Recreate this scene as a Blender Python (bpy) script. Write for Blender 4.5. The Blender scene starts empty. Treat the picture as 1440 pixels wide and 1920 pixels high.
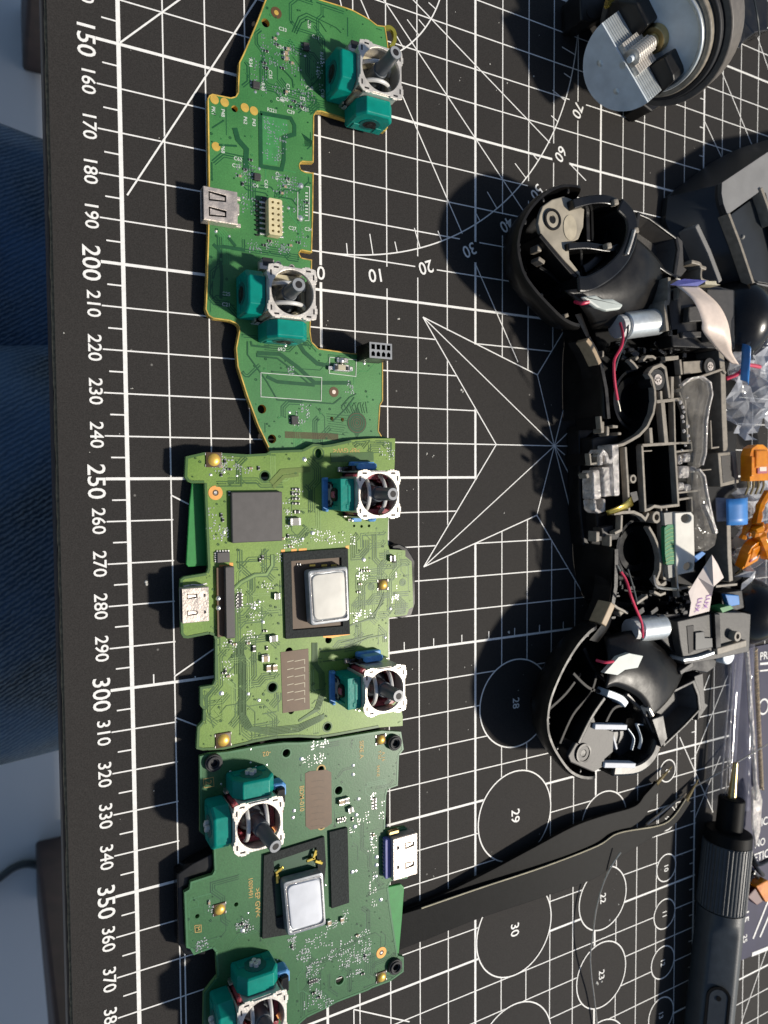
import bpy, math, random
from mathutils import Vector, Matrix
from mathutils.geometry import tessellate_polygon
random.seed(7)
S = 0.001                      # the scene is written in millimetres, 1 unit = 1 metre
sc = bpy.context.scene
COL = sc.collection

# ------------------------------------------------------------------ camera, sky, sun, exposure
def rodr(r):
    r = Vector(r); t = r.length
    return Matrix.Rotation(t, 3, r.normalized())
FPX = 1349.4257
CPOS = Vector((-26.91338, -250.57099, 178.83347))
RCAM = rodr((0.04247988, 0.49086982, 0.01643274))      # rows: camera x, y, z axes in the world
cd = bpy.data.cameras.new('camera'); cam = bpy.data.objects.new('camera', cd); COL.objects.link(cam)
cd.sensor_fit = 'HORIZONTAL'; cd.sensor_width = 36.0; cd.lens = FPX / 1440 * 36.0
cd.clip_start = 0.005; cd.clip_end = 60
cam.matrix_world = Matrix.Translation(CPOS * S) @ RCAM.transposed().to_4x4()
cd.dof.use_dof = True; cd.dof.focus_distance = 0.188; cd.dof.aperture_fstop = 36
sc.camera = cam

SUNV = Vector((0.80, -0.40, 1.0)).normalized()          # towards the sun
w = bpy.data.worlds.new("World"); sc.world = w; w.use_nodes = True
wn = w.node_tree.nodes; wl = w.node_tree.links
bgn = wn['Background'] if 'Background' in wn else wn.new('ShaderNodeBackground')
sky = wn.new('ShaderNodeTexSky'); sky.sky_type = 'NISHITA'; sky.sun_disc = False
sky.sun_elevation = math.asin(SUNV.z); sky.sun_rotation = math.atan2(SUNV.x, SUNV.y)
wl.new(sky.outputs[0], bgn.inputs[0]); bgn.inputs[1].default_value = 0.072
sd = bpy.data.lights.new('sun', 'SUN'); sd.energy = 3.9; sd.angle = math.radians(3.6); sd.color = (1.0, 0.93, 0.82)
sun = bpy.data.objects.new('sun', sd); COL.objects.link(sun)
sun.rotation_euler = SUNV.to_track_quat('Z', 'Y').to_euler(); sun.location = (0.4, -0.4, 0.6)
sc.view_settings.view_transform = 'Standard'; sc.view_settings.look = 'None'
sc.view_settings.exposure = 0.12; sc.view_settings.gamma = 1.0

def at(px, py, z=0.0):
    """where the view line of photo pixel (px, py) meets the level z (mm)"""
    d = RCAM.transposed() @ Vector(((px - 720) / FPX, -(py - 960) / FPX, -1.0))
    return CPOS + d * ((z - CPOS.z) / d.z)
def A(pts, z): return [at(x, y, z).to_2d() for x, y in pts]

# ------------------------------------------------------------------ materials
def new_mat(name):
    m = bpy.data.materials.new(name); m.use_nodes = True
    return m, m.node_tree.nodes, m.node_tree.links, m.node_tree.nodes['Principled BSDF']
def mat(name, col, rough=0.5, metal=0.0, var=0.12, scale=600, bump=0.0, bscale=None, coat=0.0, spec=None, trans=0.0, ior=None, alpha=1.0, rvar=0.0, aniso=None):
    m, n, l, p = new_mat(name)
    c = tuple(col) + (1,)
    p.inputs['Roughness'].default_value = rough; p.inputs['Metallic'].default_value = metal
    if coat: p.inputs['Coat Weight'].default_value = coat; p.inputs['Coat Roughness'].default_value = 0.12
    if spec is not None: p.inputs['Specular IOR Level'].default_value = spec
    if trans: p.inputs['Transmission Weight'].default_value = trans
    if ior: p.inputs['IOR'].default_value = ior
    if alpha < 1: p.inputs['Alpha'].default_value = alpha
    tc = n.new('ShaderNodeTexCoord')
    if var > 0:
        t = n.new('ShaderNodeTexNoise'); t.inputs['Scale'].default_value = scale; t.inputs['Detail'].default_value = 5
        l.new(tc.outputs['Object'], t.inputs['Vector'])
        mx = n.new('ShaderNodeMix'); mx.data_type = 'RGBA'
        mx.inputs[6].default_value = tuple(max(0, v * (1 - var)) for v in col) + (1,)
        mx.inputs[7].default_value = tuple(min(1, v * (1 + var)) for v in col) + (1,)
        rp = n.new('ShaderNodeMapRange'); rp.inputs[1].default_value = 0.3; rp.inputs[2].default_value = 0.7
        l.new(t.outputs[0], rp.inputs[0]); l.new(rp.outputs[0], mx.inputs[0]); l.new(mx.outputs[2], p.inputs['Base Color'])
        if rvar:
            r2 = n.new('ShaderNodeMapRange'); r2.inputs[1].default_value = 0.3; r2.inputs[2].default_value = 0.7
            r2.inputs[3].default_value = max(0.02, rough - rvar); r2.inputs[4].default_value = min(1, rough + rvar)
            l.new(t.outputs[0], r2.inputs[0]); l.new(r2.outputs[0], p.inputs['Roughness'])
    else: p.inputs['Base Color'].default_value = c
    if bump:
        t2 = n.new('ShaderNodeTexNoise'); t2.inputs['Scale'].default_value = bscale or scale * 4; t2.inputs['Detail'].default_value = 4
        l.new(tc.outputs['Object'], t2.inputs['Vector'])
        b = n.new('ShaderNodeBump'); b.inputs['Strength'].default_value = bump; b.inputs['Distance'].default_value = 0.0002
        l.new(t2.outputs[0], b.inputs['Height']); l.new(b.outputs[0], p.inputs['Normal'])
    return m
def pcb_mat(name, c1, c2, rough, spec=0.5):
    """solder mask over copper pour: two greens in soft patches, faint weave and dust"""
    m, n, l, p = new_mat(name)
    tc = n.new('ShaderNodeTexCoord')
    v = n.new('ShaderNodeTexNoise'); v.inputs['Scale'].default_value = 60; v.inputs['Detail'].default_value = 3
    l.new(tc.outputs['Object'], v.inputs['Vector'])
    mr = n.new('ShaderNodeMapRange'); mr.inputs[1].default_value = 0.35; mr.inputs[2].default_value = 0.65
    l.new(v.outputs[0], mr.inputs[0])
    mx = n.new('ShaderNodeMix'); mx.data_type = 'RGBA'; mx.inputs[6].default_value = c1 + (1,); mx.inputs[7].default_value = c2 + (1,)
    l.new(mr.outputs[0], mx.inputs[0])
    f = n.new('ShaderNodeTexNoise'); f.inputs['Scale'].default_value = 2600; f.inputs['Detail'].default_value = 3
    l.new(tc.outputs['Object'], f.inputs['Vector'])
    m2 = n.new('ShaderNodeMix'); m2.data_type = 'RGBA'; m2.blend_type = 'MULTIPLY'
    m3 = n.new('ShaderNodeMapRange'); m3.inputs[1].default_value = 0.3; m3.inputs[2].default_value = 0.7; m3.inputs[3].default_value = 0.86; m3.inputs[4].default_value = 1.12
    l.new(f.outputs[0], m3.inputs[0]); m2.inputs[0].default_value = 1.0
    l.new(mx.outputs[2], m2.inputs[6]); l.new(m3.outputs[0], m2.inputs[7]); l.new(m2.outputs[2], p.inputs['Base Color'])
    p.inputs['Roughness'].default_value = rough; p.inputs['Specular IOR Level'].default_value = spec
    b = n.new('ShaderNodeBump'); b.inputs['Strength'].default_value = 0.25; b.inputs['Distance'].default_value = 0.00006
    l.new(f.outputs[0], b.inputs['Height']); l.new(b.outputs[0], p.inputs['Normal'])
    return m

M = {}
def MM(k, *a, **kw): M[k] = mat(k, *a, **kw)
MM('print', (0.86, 0.85, 0.81), 0.6, var=0.08, scale=900)
M['pcbA'] = pcb_mat('green solder mask', (0.036, 0.175, 0.042), (0.066, 0.245, 0.062), 0.46, 0.65)
M['pcbB'] = pcb_mat('yellow green solder mask', (0.125, 0.240, 0.026), (0.190, 0.310, 0.044), 0.44, 0.55)
M['pcbC'] = pcb_mat('deep green solder mask', (0.030, 0.120, 0.040), (0.044, 0.150, 0.052), 0.40, 0.45)
MM('traceA', (0.012, 0.085, 0.030), 0.4)
MM('traceB', (0.045, 0.120, 0.022), 0.4)
MM('traceC', (0.014, 0.070, 0.030), 0.4)
MM('lightA', (0.055, 0.25, 0.075), 0.4)
MM('lightB', (0.20, 0.33, 0.085), 0.4)
MM('lightC', (0.05, 0.17, 0.07), 0.4)
MM('film', (0.018, 0.235, 0.045), 0.5)
MM('edge', (0.55, 0.36, 0.07), 0.55, var=0.45, scale=350)
MM('edgeB', (0.10, 0.22, 0.07), 0.6, var=0.3, scale=900)
MM('silk', (0.62, 0.66, 0.60), 0.6)
MM('goldsilk', (0.50, 0.34, 0.10), 0.5)
MM('gold', (0.95, 0.58, 0.12), 0.35, metal=0.45, var=0.15)
MM('goldfoil', (0.62, 0.47, 0.10), 0.25, metal=0.9, var=0.3, scale=300)
MM('copperring', (0.72, 0.34, 0.09), 0.5, metal=0.3)
MM('tin', (0.74, 0.72, 0.68), 0.3, metal=0.9, var=0.1, bump=0.3)
MM('tinmatte', (0.66, 0.58, 0.51), 0.38, metal=0.62, var=0.14, scale=500, bump=0.3, rvar=0.1)
MM('frame', (0.74, 0.69, 0.62), 0.42, metal=0.5, var=0.12, scale=500, bump=0.3, rvar=0.08)
MM('solder', (0.78, 0.79, 0.76), 0.28, metal=0.8, var=0.1)
MM('teal', (0.001, 0.235, 0.185), 0.36, var=0.15, scale=300, bump=0.15, spec=0.22)
MM('tealdark', (0.002, 0.11, 0.10), 0.45)
MM('blueplate', (0.10, 0.30, 0.62), 0.45, var=0.2)
MM('cream', (0.66, 0.57, 0.33), 0.5)
MM('beige', (0.52, 0.47, 0.33), 0.45, var=0.2, scale=250)
MM('whiteplastic', (0.66, 0.65, 0.62), 0.35)
MM('shaft', (0.075, 0.085, 0.095), 0.38, var=0.15, scale=400)
MM('shafttip', (0.30, 0.31, 0.32), 0.4)
MM('magenta', (0.32, 0.060, 0.075), 0.3, var=0.3, scale=250)
MM('pink', (0.42, 0.11, 0.14), 0.45)
MM('hole', (0.008, 0.006, 0.006), 0.6)
MM('chip', (0.045, 0.043, 0.042), 0.62, var=0.15, scale=1500, bump=0.25)
MM('chipgrey', (0.085, 0.078, 0.075), 0.55, var=0.1)
MM('foam', (0.018, 0.022, 0.021), 0.85, var=0.4, scale=1600, bump=0.8, bscale=2500)
MM('captan', (0.42, 0.31, 0.19), 0.5)
MM('capgrey', (0.30, 0.29, 0.26), 0.5)
MM('resblack', (0.02, 0.02, 0.02), 0.4)
MM('brownfilm', (0.115, 0.062, 0.026), 0.45, var=0.12)
MM('blackgloss', (0.007, 0.007, 0.007), 0.24, var=0.2, scale=120, spec=0.42, rvar=0.09, bump=0.05, bscale=500)
MM('blackplastic', (0.010, 0.009, 0.0085), 0.38, var=0.3, scale=260, bump=0.14, rvar=0.1, spec=0.4)
MM('deepblack', (0.0035, 0.0035, 0.004), 0.5, var=0.2, spec=0.2)
MM('blackmatte', (0.008, 0.008, 0.008), 0.55, var=0.2, scale=500, bump=0.3)
MM('ribplastic', (0.27, 0.235, 0.185), 0.5, var=0.22, scale=500, bump=0.2)  # frame ribs: sun sheen on black plastic put into the pale colour
MM('greyplastic', (0.048, 0.044, 0.040), 0.5, var=0.15, scale=400, bump=0.25)
MM('rubber', (0.022, 0.022, 0.024), 0.6, bump=0.2)
MM('speakerframe', (0.30, 0.32, 0.34), 0.35, metal=0.3, var=0.2)
MM('speakerB', (0.74, 0.71, 0.63), 0.6, var=0.08, scale=250)
MM('speakerC', (0.68, 0.70, 0.74), 0.6, var=0.08, scale=250)
MM('ringbrown', (0.13, 0.115, 0.10), 0.5, var=0.15)
MM('brass', (0.62, 0.47, 0.22), 0.3, metal=0.9)
MM('steel', (0.70, 0.76, 0.80), 0.42, metal=0.08, var=0.12, scale=200, rvar=0.1)
MM('steellight', (0.72, 0.76, 0.76), 0.35, metal=0.6, var=0.1)
MM('toolgrey', (0.038, 0.045, 0.051), 0.42, var=0.15, scale=400, bump=0.2)
MM('toolblack', (0.007, 0.007, 0.007), 0.55, var=0.2, spec=0.10, bump=0.15)
MM('redwire', (0.62, 0.035, 0.09), 0.4, var=0.1)
MM('silverwire', (0.6, 0.56, 0.48), 0.3, metal=0.85)
MM('orange', (1.0, 0.27, 0.004), 0.28, var=0.35, scale=220, bump=0.3, bscale=300, trans=0.15)
MM('bluetape', (0.05, 0.24, 0.62), 0.4, var=0.2, scale=150)
MM('flex', (0.86, 0.71, 0.60), 0.45, var=0.06)
MM('flexviolet', (0.12, 0.13, 0.38), 0.4)
MM('paper', (0.72, 0.63, 0.58), 0.7, var=0.08, scale=200, bump=0.4, bscale=150)
MM('greenstrip', (0.01, 0.20, 0.07), 0.5)
MM('lidgrey', (0.24, 0.235, 0.225), 0.5, var=0.1, scale=150, bump=0.2)
MM('gripblack', (0.009, 0.008, 0.0072), 0.40, var=0.3, scale=200, bump=0.15, spec=0.28, rvar=0.08)
MM('liddark', (0.018, 0.022, 0.026), 0.42, var=0.15, scale=150)
MM('card', (0.030, 0.030, 0.070), 0.5, var=0.15, scale=120, spec=0.15)
MM('purpleink', (0.35, 0.15, 0.45), 0.6)
MM('darkwood', (0.035, 0.020, 0.017), 0.5, var=0.3, scale=60)
MM('crumb', (0.6, 0.58, 0.52), 0.7)
MM('cablegrey', (0.05, 0.06, 0.062), 0.5)
MM('olive', (0.120, 0.185, 0.024), 0.45)
MM('cord', (0.62, 0.50, 0.34), 0.6, var=0.25, scale=1500, bump=0.6)

def clear_mat(name, tint, alpha, rough=0.08, bscale=140, bump=0.6):
    """thin clear film or clear moulded plastic: mostly see-through, glossy where it creases"""
    m, n, l, p = new_mat(name)
    for k in list(n):
        if k.type != 'OUTPUT_MATERIAL': n.remove(k)
    out = [k for k in n if k.type == 'OUTPUT_MATERIAL'][0]
    tr = n.new('ShaderNodeBsdfTransparent'); tr.inputs[0].default_value = (0.93, 0.94, 0.95, 1)
    g = n.new('ShaderNodeBsdfPrincipled'); g.inputs['Base Color'].default_value = tint + (1,); g.inputs['Roughness'].default_value = rough
    g.inputs['Specular IOR Level'].default_value = 0.8
    tc = n.new('ShaderNodeTexCoord'); t = n.new('ShaderNodeTexNoise'); t.inputs['Scale'].default_value = bscale; t.inputs['Detail'].default_value = 3
    l.new(tc.outputs['Object'], t.inputs['Vector'])
    b = n.new('ShaderNodeBump'); b.inputs['Strength'].default_value = bump; b.inputs['Distance'].default_value = 0.002
    l.new(t.outputs[0], b.inputs['Height']); l.new(b.outputs[0], g.inputs['Normal'])
    mr = n.new('ShaderNodeMapRange'); mr.inputs[1].default_value = 0.35; mr.inputs[2].default_value = 0.7
    mr.inputs[3].default_value = alpha * 0.6; mr.inputs[4].default_value = min(1, alpha * 1.6)
    l.new(t.outputs[0], mr.inputs[0])
    mx = n.new('ShaderNodeMixShader'); l.new(mr.outputs[0], mx.inputs[0]); l.new(tr.outputs[0], mx.inputs[1]); l.new(g.outputs[0], mx.inputs[2])
    l.new(mx.outputs[0], out.inputs[0])
    return m
M['clear'] = clear_mat('clear moulded plastic', (0.36, 0.33, 0.28), 0.26, 0.10, 180, 0.6)
M['clearbright'] = clear_mat('clear glossy plastic', (0.82, 0.76, 0.70), 0.6, 0.08, 400, 0.9)
M['bag'] = clear_mat('clear crinkled film', (0.74, 0.76, 0.80), 0.52, 0.14, 90, 1.0)
M['blister'] = clear_mat('clear blister plastic', (0.40, 0.40, 0.50), 0.22, 0.06, 60, 0.4)

def mat_mat():
    """charcoal vinyl cutting mat: fine leathery grain, dust, faint wear marks"""
    m, n, l, p = new_mat('charcoal cutting mat vinyl')
    tc = n.new('ShaderNodeTexCoord')
    t = n.new('ShaderNodeTexNoise'); t.inputs['Scale'].default_value = 14; t.inputs['Detail'].default_value = 5
    l.new(tc.outputs['Object'], t.inputs['Vector'])
    mx = n.new('ShaderNodeMix'); mx.data_type = 'RGBA'; mx.inputs[6].default_value = (0.030, 0.028, 0.027, 1); mx.inputs[7].default_value = (0.040, 0.037, 0.034, 1)
    l.new(t.outputs[0], mx.inputs[0])
    g = n.new('ShaderNodeTexNoise'); g.inputs['Scale'].default_value = 3200; g.inputs['Detail'].default_value = 3
    l.new(tc.outputs['Object'], g.inputs['Vector'])
    mg = n.new('ShaderNodeMapRange'); mg.inputs[1].default_value = 0.3; mg.inputs[2].default_value = 0.7; mg.inputs[3].default_value = 0.75; mg.inputs[4].default_value = 1.25
    l.new(g.outputs[0], mg.inputs[0])
    m2 = n.new('ShaderNodeMix'); m2.data_type = 'RGBA'; m2.blend_type = 'MULTIPLY'; m2.inputs[0].default_value = 1
    l.new(mx.outputs[2], m2.inputs[6]); l.new(mg.outputs[0], m2.inputs[7])
    v = n.new('ShaderNodeTexVoronoi'); v.inputs['Scale'].default_value = 210; v.feature = 'F1'; l.new(tc.outputs['Object'], v.inputs['Vector'])
    d = n.new('ShaderNodeMapRange'); d.inputs[1].default_value = 0.035; d.inputs[2].default_value = 0.075; d.inputs[3].default_value = 1; d.inputs[4].default_value = 0
    l.new(v.outputs['Distance'], d.inputs[0])
    k = n.new('ShaderNodeMath'); k.operation = 'MULTIPLY'; k.inputs[1].default_value = 0.5
    sep = n.new('ShaderNodeSeparateColor'); l.new(v.outputs['Color'], sep.inputs[0])
    gt = n.new('ShaderNodeMath'); gt.operation = 'GREATER_THAN'; gt.inputs[1].default_value = 0.9; l.new(sep.outputs[0], gt.inputs[0])
    l.new(d.outputs[0], k.inputs[0]); k2 = n.new('ShaderNodeMath'); k2.operation = 'MULTIPLY'; l.new(k.outputs[0], k2.inputs[0]); l.new(gt.outputs[0], k2.inputs[1])
    m3 = n.new('ShaderNodeMix'); m3.data_type = 'RGBA'; m3.inputs[7].default_value = (0.35, 0.34, 0.31, 1)
    l.new(k2.outputs[0], m3.inputs[0]); l.new(m2.outputs[2], m3.inputs[6]); l.new(m3.outputs[2], p.inputs['Base Color'])
    p.inputs['Roughness'].default_value = 0.68; p.inputs['Specular IOR Level'].default_value = 0.10
    b = n.new('ShaderNodeBump'); b.inputs['Strength'].default_value = 0.35; b.inputs['Distance'].default_value = 0.00008
    l.new(g.outputs[0], b.inputs['Height']); l.new(b.outputs[0], p.inputs['Normal'])
    return m
M['mat'] = mat_mat()

def denim_mat():
    m, n, l, p = new_mat('blue denim twill')
    tc = n.new('ShaderNodeTexCoord'); mp = n.new('ShaderNodeMapping'); mp.inputs['Rotation'].default_value = (0, 0, math.radians(-32))
    l.new(tc.outputs['Object'], mp.inputs[0])
    wv = n.new('ShaderNodeTexWave'); wv.inputs['Scale'].default_value = 165; wv.inputs['Distortion'].default_value = 3.2; wv.inputs['Detail'].default_value = 3; wv.inputs['Detail Scale'].default_value = 3
    wv.bands_direction = 'Y'; l.new(mp.outputs[0], wv.inputs['Vector'])
    ns = n.new('ShaderNodeTexNoise'); ns.inputs['Scale'].default_value = 16; ns.inputs['Detail'].default_value = 6; l.new(tc.outputs['Object'], ns.inputs['Vector'])
    n2 = n.new('ShaderNodeTexNoise'); n2.inputs['Scale'].default_value = 700; n2.inputs['Detail'].default_value = 3; l.new(tc.outputs['Object'], n2.inputs['Vector'])
    mx = n.new('ShaderNodeMix'); mx.data_type = 'RGBA'; mx.inputs[6].default_value = (0.010, 0.030, 0.055, 1); mx.inputs[7].default_value = (0.33, 0.44, 0.52, 1)
    a = n.new('ShaderNodeMath'); a.operation = 'MULTIPLY'; l.new(wv.outputs['Fac'], a.inputs[0]); l.new(n2.outputs[0], a.inputs[1])
    l.new(a.outputs[0], mx.inputs[0])
    m2 = n.new('ShaderNodeMix'); m2.data_type = 'RGBA'; m2.inputs[7].default_value = (0.10, 0.22, 0.40, 1)
    mr = n.new('ShaderNodeMapRange'); mr.inputs[1].default_value = 0.42; mr.inputs[2].default_value = 0.62; mr.inputs[4].default_value = 0.7
    l.new(ns.outputs[0], mr.inputs[0]); l.new(mr.outputs[0], m2.inputs[0]); l.new(mx.outputs[2], m2.inputs[6]); l.new(m2.outputs[2], p.inputs['Base Color'])
    p.inputs['Roughness'].default_value = 0.9
    b = n.new('ShaderNodeBump'); b.inputs['Strength'].default_value = 0.6; b.inputs['Distance'].default_value = 0.0006
    l.new(wv.outputs['Fac'], b.inputs['Height']); l.new(b.outputs[0], p.inputs['Normal'])
    return m
M['denim'] = denim_mat()
def floor_mat():
    m, n, l, p = new_mat('pale floor')
    tc = n.new('ShaderNodeTexCoord'); ns = n.new('ShaderNodeTexNoise'); ns.inputs['Scale'].default_value = 5; ns.inputs['Detail'].default_value = 6
    l.new(tc.outputs['Object'], ns.inputs['Vector'])
    mx = n.new('ShaderNodeMix'); mx.data_type = 'RGBA'; mx.inputs[6].default_value = (0.80, 0.80, 0.76, 1); mx.inputs[7].default_value = (0.90, 0.90, 0.86, 1)
    l.new(ns.outputs[0], mx.inputs[0]); l.new(mx.outputs[2], p.inputs['Base Color']); p.inputs['Roughness'].default_value = 0.5
    return m
M['floor'] = floor_mat()

# ------------------------------------------------------------------ mesh builder (mm in, metres out)
class MB:
    def __init__(s): s.v = []; s.f = []; s.mi = []; s.m = 0; s.T = None
    def _a(s, vs, fs):
        b = len(s.v)
        if s.T is not None: vs = [s.T @ Vector(q) for q in vs]
        s.v += [tuple(q) for q in vs]; s.f += [tuple(b + i for i in q) for q in fs]; s.mi += [s.m] * len(fs)
        return s
    def box(s, c, d, rz=0.0, taper=1.0, ch=0.0):
        x, y, z = (k / 2 for k in d); R = Matrix.Rotation(rz, 3, 'Z'); c = Vector(c)
        if ch > 0:
            ring = lambda k, zz: [(-x*k+ch, -y*k, zz), (x*k-ch, -y*k, zz), (x*k, -y*k+ch, zz), (x*k, y*k-ch, zz), (x*k-ch, y*k, zz), (-x*k+ch, y*k, zz), (-x*k, y*k-ch, zz), (-x*k, -y*k+ch, zz)]
            lo = ring(1, -z); mi = ring(1, z - ch); hi = ring(1 - 1.4 * ch / max(x, y), z)
            vs = [c + R @ Vector(q) for q in lo + mi + hi]
            fs = [tuple(range(7, -1, -1)), tuple(range(16, 24))]
            for k in (0, 8):
                fs += [(k + i, k + (i + 1) % 8, k + 8 + (i + 1) % 8, k + 8 + i) for i in range(8)]
            return s._a(vs, fs)
        t = taper
        vs = [(-x, -y, -z), (x, -y, -z), (x, y, -z), (-x, y, -z), (-x*t, -y*t, z), (x*t, -y*t, z), (x*t, y*t, z), (-x*t, y*t, z)]
        return s._a([c + R @ Vector(q) for q in vs], [(3, 2, 1, 0), (4, 5, 6, 7), (0, 1, 5, 4), (1, 2, 6, 5), (2, 3, 7, 6), (3, 0, 4, 7)])
    def prism(s, loop, z0, z1, holes=(), bottom=True, side_m=None, loop0=None):
        """loop (xy) at z1, walls down to z0 (loop0 = other outline at z0)"""
        loops = [list(loop)] + [list(h) for h in holes]; l0 = [list(loop0) if loop0 else list(loop)] + [list(h) for h in holes]
        tri = tessellate_polygon([[Vector((p[0], p[1], 0)) for p in lp] for lp in loops])
        flat = [p for lp in loops for p in lp]; n = len(flat); flat0 = [p for lp in l0 for p in lp]
        vs = [(p[0], p[1], z1) for p in flat] + [(p[0], p[1], z0) for p in flat0]
        def up(t, fl):
            a, b, c = (fl[i] for i in t); return (b[0]-a[0])*(c[1]-a[1]) - (b[1]-a[1])*(c[0]-a[0]) > 0
        fs = [tuple(t) if up(t, flat) else tuple(reversed(t)) for t in tri]
        fb = [tuple(n + i for i in reversed(t)) for t in fs] if bottom else []
        s._a(vs, fs + fb)
        b = len(s.v) - 2 * n; keep = s.m
        if side_m is not None: s.m = side_m
        o = 0
        for k, lp in enumerate(loops):
            m = len(lp); ar = sum(lp[i][0]*lp[(i+1) % m][1] - lp[(i+1) % m][0]*lp[i][1] for i in range(m))
            ccw = ar > 0
            if k: ccw = not ccw
            for i in range(m):
                j = (i + 1) % m; q = (b+n+o+i, b+n+o+j, b+o+j, b+o+i)
                s.f.append(q if ccw else tuple(reversed(q))); s.mi.append(s.m)
            o += m
        s.m = keep
        return s
    def sheet(s, loop, z):
        return s.prism(loop, z - 0.02, z)
    def poly3(s, pts): return s._a(pts, [tuple(range(len(pts)))])
    def cyl(s, p0, p1, r0, r1=None, n=16, cap=True):
        r1 = r0 if r1 is None else r1; p0 = Vector(p0); p1 = Vector(p1); d = (p1 - p0).normalized()
        a = d.orthogonal().normalized(); b = d.cross(a)
        vs = []
        for p, r in ((p0, r0), (p1, r1)):
            vs += [p + (a * math.cos(2*math.pi*i/n) + b * math.sin(2*math.pi*i/n)) * r for i in range(n)]
        fs = [(i, (i+1) % n, n + (i+1) % n, n + i) for i in range(n)]
        if cap: fs += [tuple(range(n-1, -1, -1)), tuple(range(n, 2*n))]
        return s._a(vs, fs)
    def ring(s, c, r0, r1, z0, z1, n=24, sx=1.0, rz=0.0):
        P = lambda r, i, z: (c[0] + r*sx*math.cos(2*math.pi*i/n+rz), c[1] + r*math.sin(2*math.pi*i/n+rz), z)
        vs = []
        for r, z in ((r0, z0), (r1, z0), (r1, z1), (r0, z1)): vs += [P(r, i, z) for i in range(n)]
        fs = []
        for k in range(4):
            for i in range(n):
                j = (i+1) % n; fs.append((k*n+i, k*n+j, ((k+1) % 4)*n+j, ((k+1) % 4)*n+i))
        return s._a(vs, [tuple(reversed(q)) if False else q for q in fs])
    def disc(s, c, r, z, h=0.04, n=16, sy=1.0):
        lp = [(c[0] + r*math.cos(2*math.pi*i/n), c[1] + r*sy*math.sin(2*math.pi*i/n)) for i in range(n)]
        return s.prism(lp, z - h, z)
    def dome(s, c, r, h, n=12, k=4, full=False):
        vs = []; fs = []
        for a in range(k):
            t = a / k * math.pi / 2
            vs += [(c[0] + r*math.cos(t)*math.cos(2*math.pi*i/n), c[1] + r*math.cos(t)*math.sin(2*math.pi*i/n), c[2] + h*math.sin(t)) for i in range(n)]
        vs.append((c[0], c[1], c[2] + h))
        for a in range(k-1):
            fs += [(a*n+i, a*n+(i+1) % n, (a+1)*n+(i+1) % n, (a+1)*n+i) for i in range(n)]
        fs += [((k-1)*n+i, (k-1)*n+(i+1) % n, k*n) for i in range(n)]
        fs.append(tuple(range(n-1, -1, -1)))
        return s._a(vs, fs)
    def tube(s, pts, r, n=8, closed=False):
        pts = [Vector(p) for p in pts]; m = len(pts); rs = r if isinstance(r, (list, tuple)) else [r]*m
        up = Vector((0, 0, 1)); vs = []
        prev = None
        for i, p in enumerate(pts):
            d = ((pts[(i+1) % m] if closed or i < m-1 else p) - (pts[i-1] if closed or i > 0 else p)).normalized()
            a = (up if abs(d.z) < 0.9 else Vector((1, 0, 0))) if prev is None else prev
            a = (a - d * a.dot(d)).normalized(); prev = a; b = d.cross(a)
            vs += [p + (a*math.cos(2*math.pi*k/n) + b*math.sin(2*math.pi*k/n))*rs[i] for k in range(n)]
        fs = []
        for i in range(m if closed else m-1):
            j = (i+1) % m
            fs += [(i*n+k, i*n+(k+1) % n, j*n+(k+1) % n, j*n+k) for k in range(n)]
        if not closed: fs += [tuple(range(n-1, -1, -1)), tuple((m-1)*n+k for k in range(n))]
        return s._a(vs, fs)
    def rib(s, pts, z0, z1, wd, closed=False):
        """an upright wall of width wd following pts (xy or (xy list))"""
        pts = [Vector(p[:2]) for p in pts]; m = len(pts); L = []; R = []
        for i, p in enumerate(pts):
            a = (p - pts[i-1]) if (i > 0 or closed) else None; b = (pts[(i+1) % m] - p) if (i < m-1 or closed) else None
            if a is None: a = b
            if b is None: b = a
            a = a.normalized(); b = b.normalized(); t = (a + b)
            t = t.normalized() if t.length > 1e-6 else a
            nrm = Vector((-t.y, t.x)); k = min(2.0, 1 / max(0.3, nrm.dot(Vector((-a.y, a.x)))))
            L.append(p + nrm*wd/2*k); R.append(p - nrm*wd/2*k)
        vs = []
        for i in range(m): vs += [(L[i].x, L[i].y, z0), (R[i].x, R[i].y, z0), (R[i].x, R[i].y, z1), (L[i].x, L[i].y, z1)]
        fs = []
        for i in range(m if closed else m-1):
            j = (i+1) % m
            fs += [(i*4+k, i*4+(k+1) % 4, j*4+(k+1) % 4, j*4+k) for k in range(4)]
        if not closed: fs += [(0, 3, 2, 1), tuple((m-1)*4+k for k in range(4))]
        return s._a(vs, [tuple(reversed(q)) for q in fs])
    def loft(s, rings, cap0=True, cap1=True, closed=True):
        n = len(rings[0]); vs = [p for r in rings for p in r]; fs = []
        for a in range(len(rings)-1):
            for i in range(n if closed else n-1): fs.append((a*n+i, a*n+(i+1) % n, (a+1)*n+(i+1) % n, (a+1)*n+i))
        if cap0: fs.append(tuple(range(n-1, -1, -1)))
        if cap1: fs.append(tuple((len(rings)-1)*n+i for i in range(n)))
        return s._a(vs, fs)
    def grid(s, fn, nu, nv):
        vs = [fn(i/nu, j/nv) for j in range(nv+1) for i in range(nu+1)]
        fs = [(j*(nu+1)+i, j*(nu+1)+i+1, (j+1)*(nu+1)+i+1, (j+1)*(nu+1)+i) for j in range(nv) for i in range(nu)]
        return s._a(vs, fs)
    def text(s, st, x, y, z, size, rz, h=0.03, ax='CENTER'):
        vs, fs = text_mesh(st, ax); R = Matrix.Rotation(rz, 3, 'Z'); o = Vector((x, y, z))
        return s._a([o + R @ (Vector(v) * size) for v in vs], fs)
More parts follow.
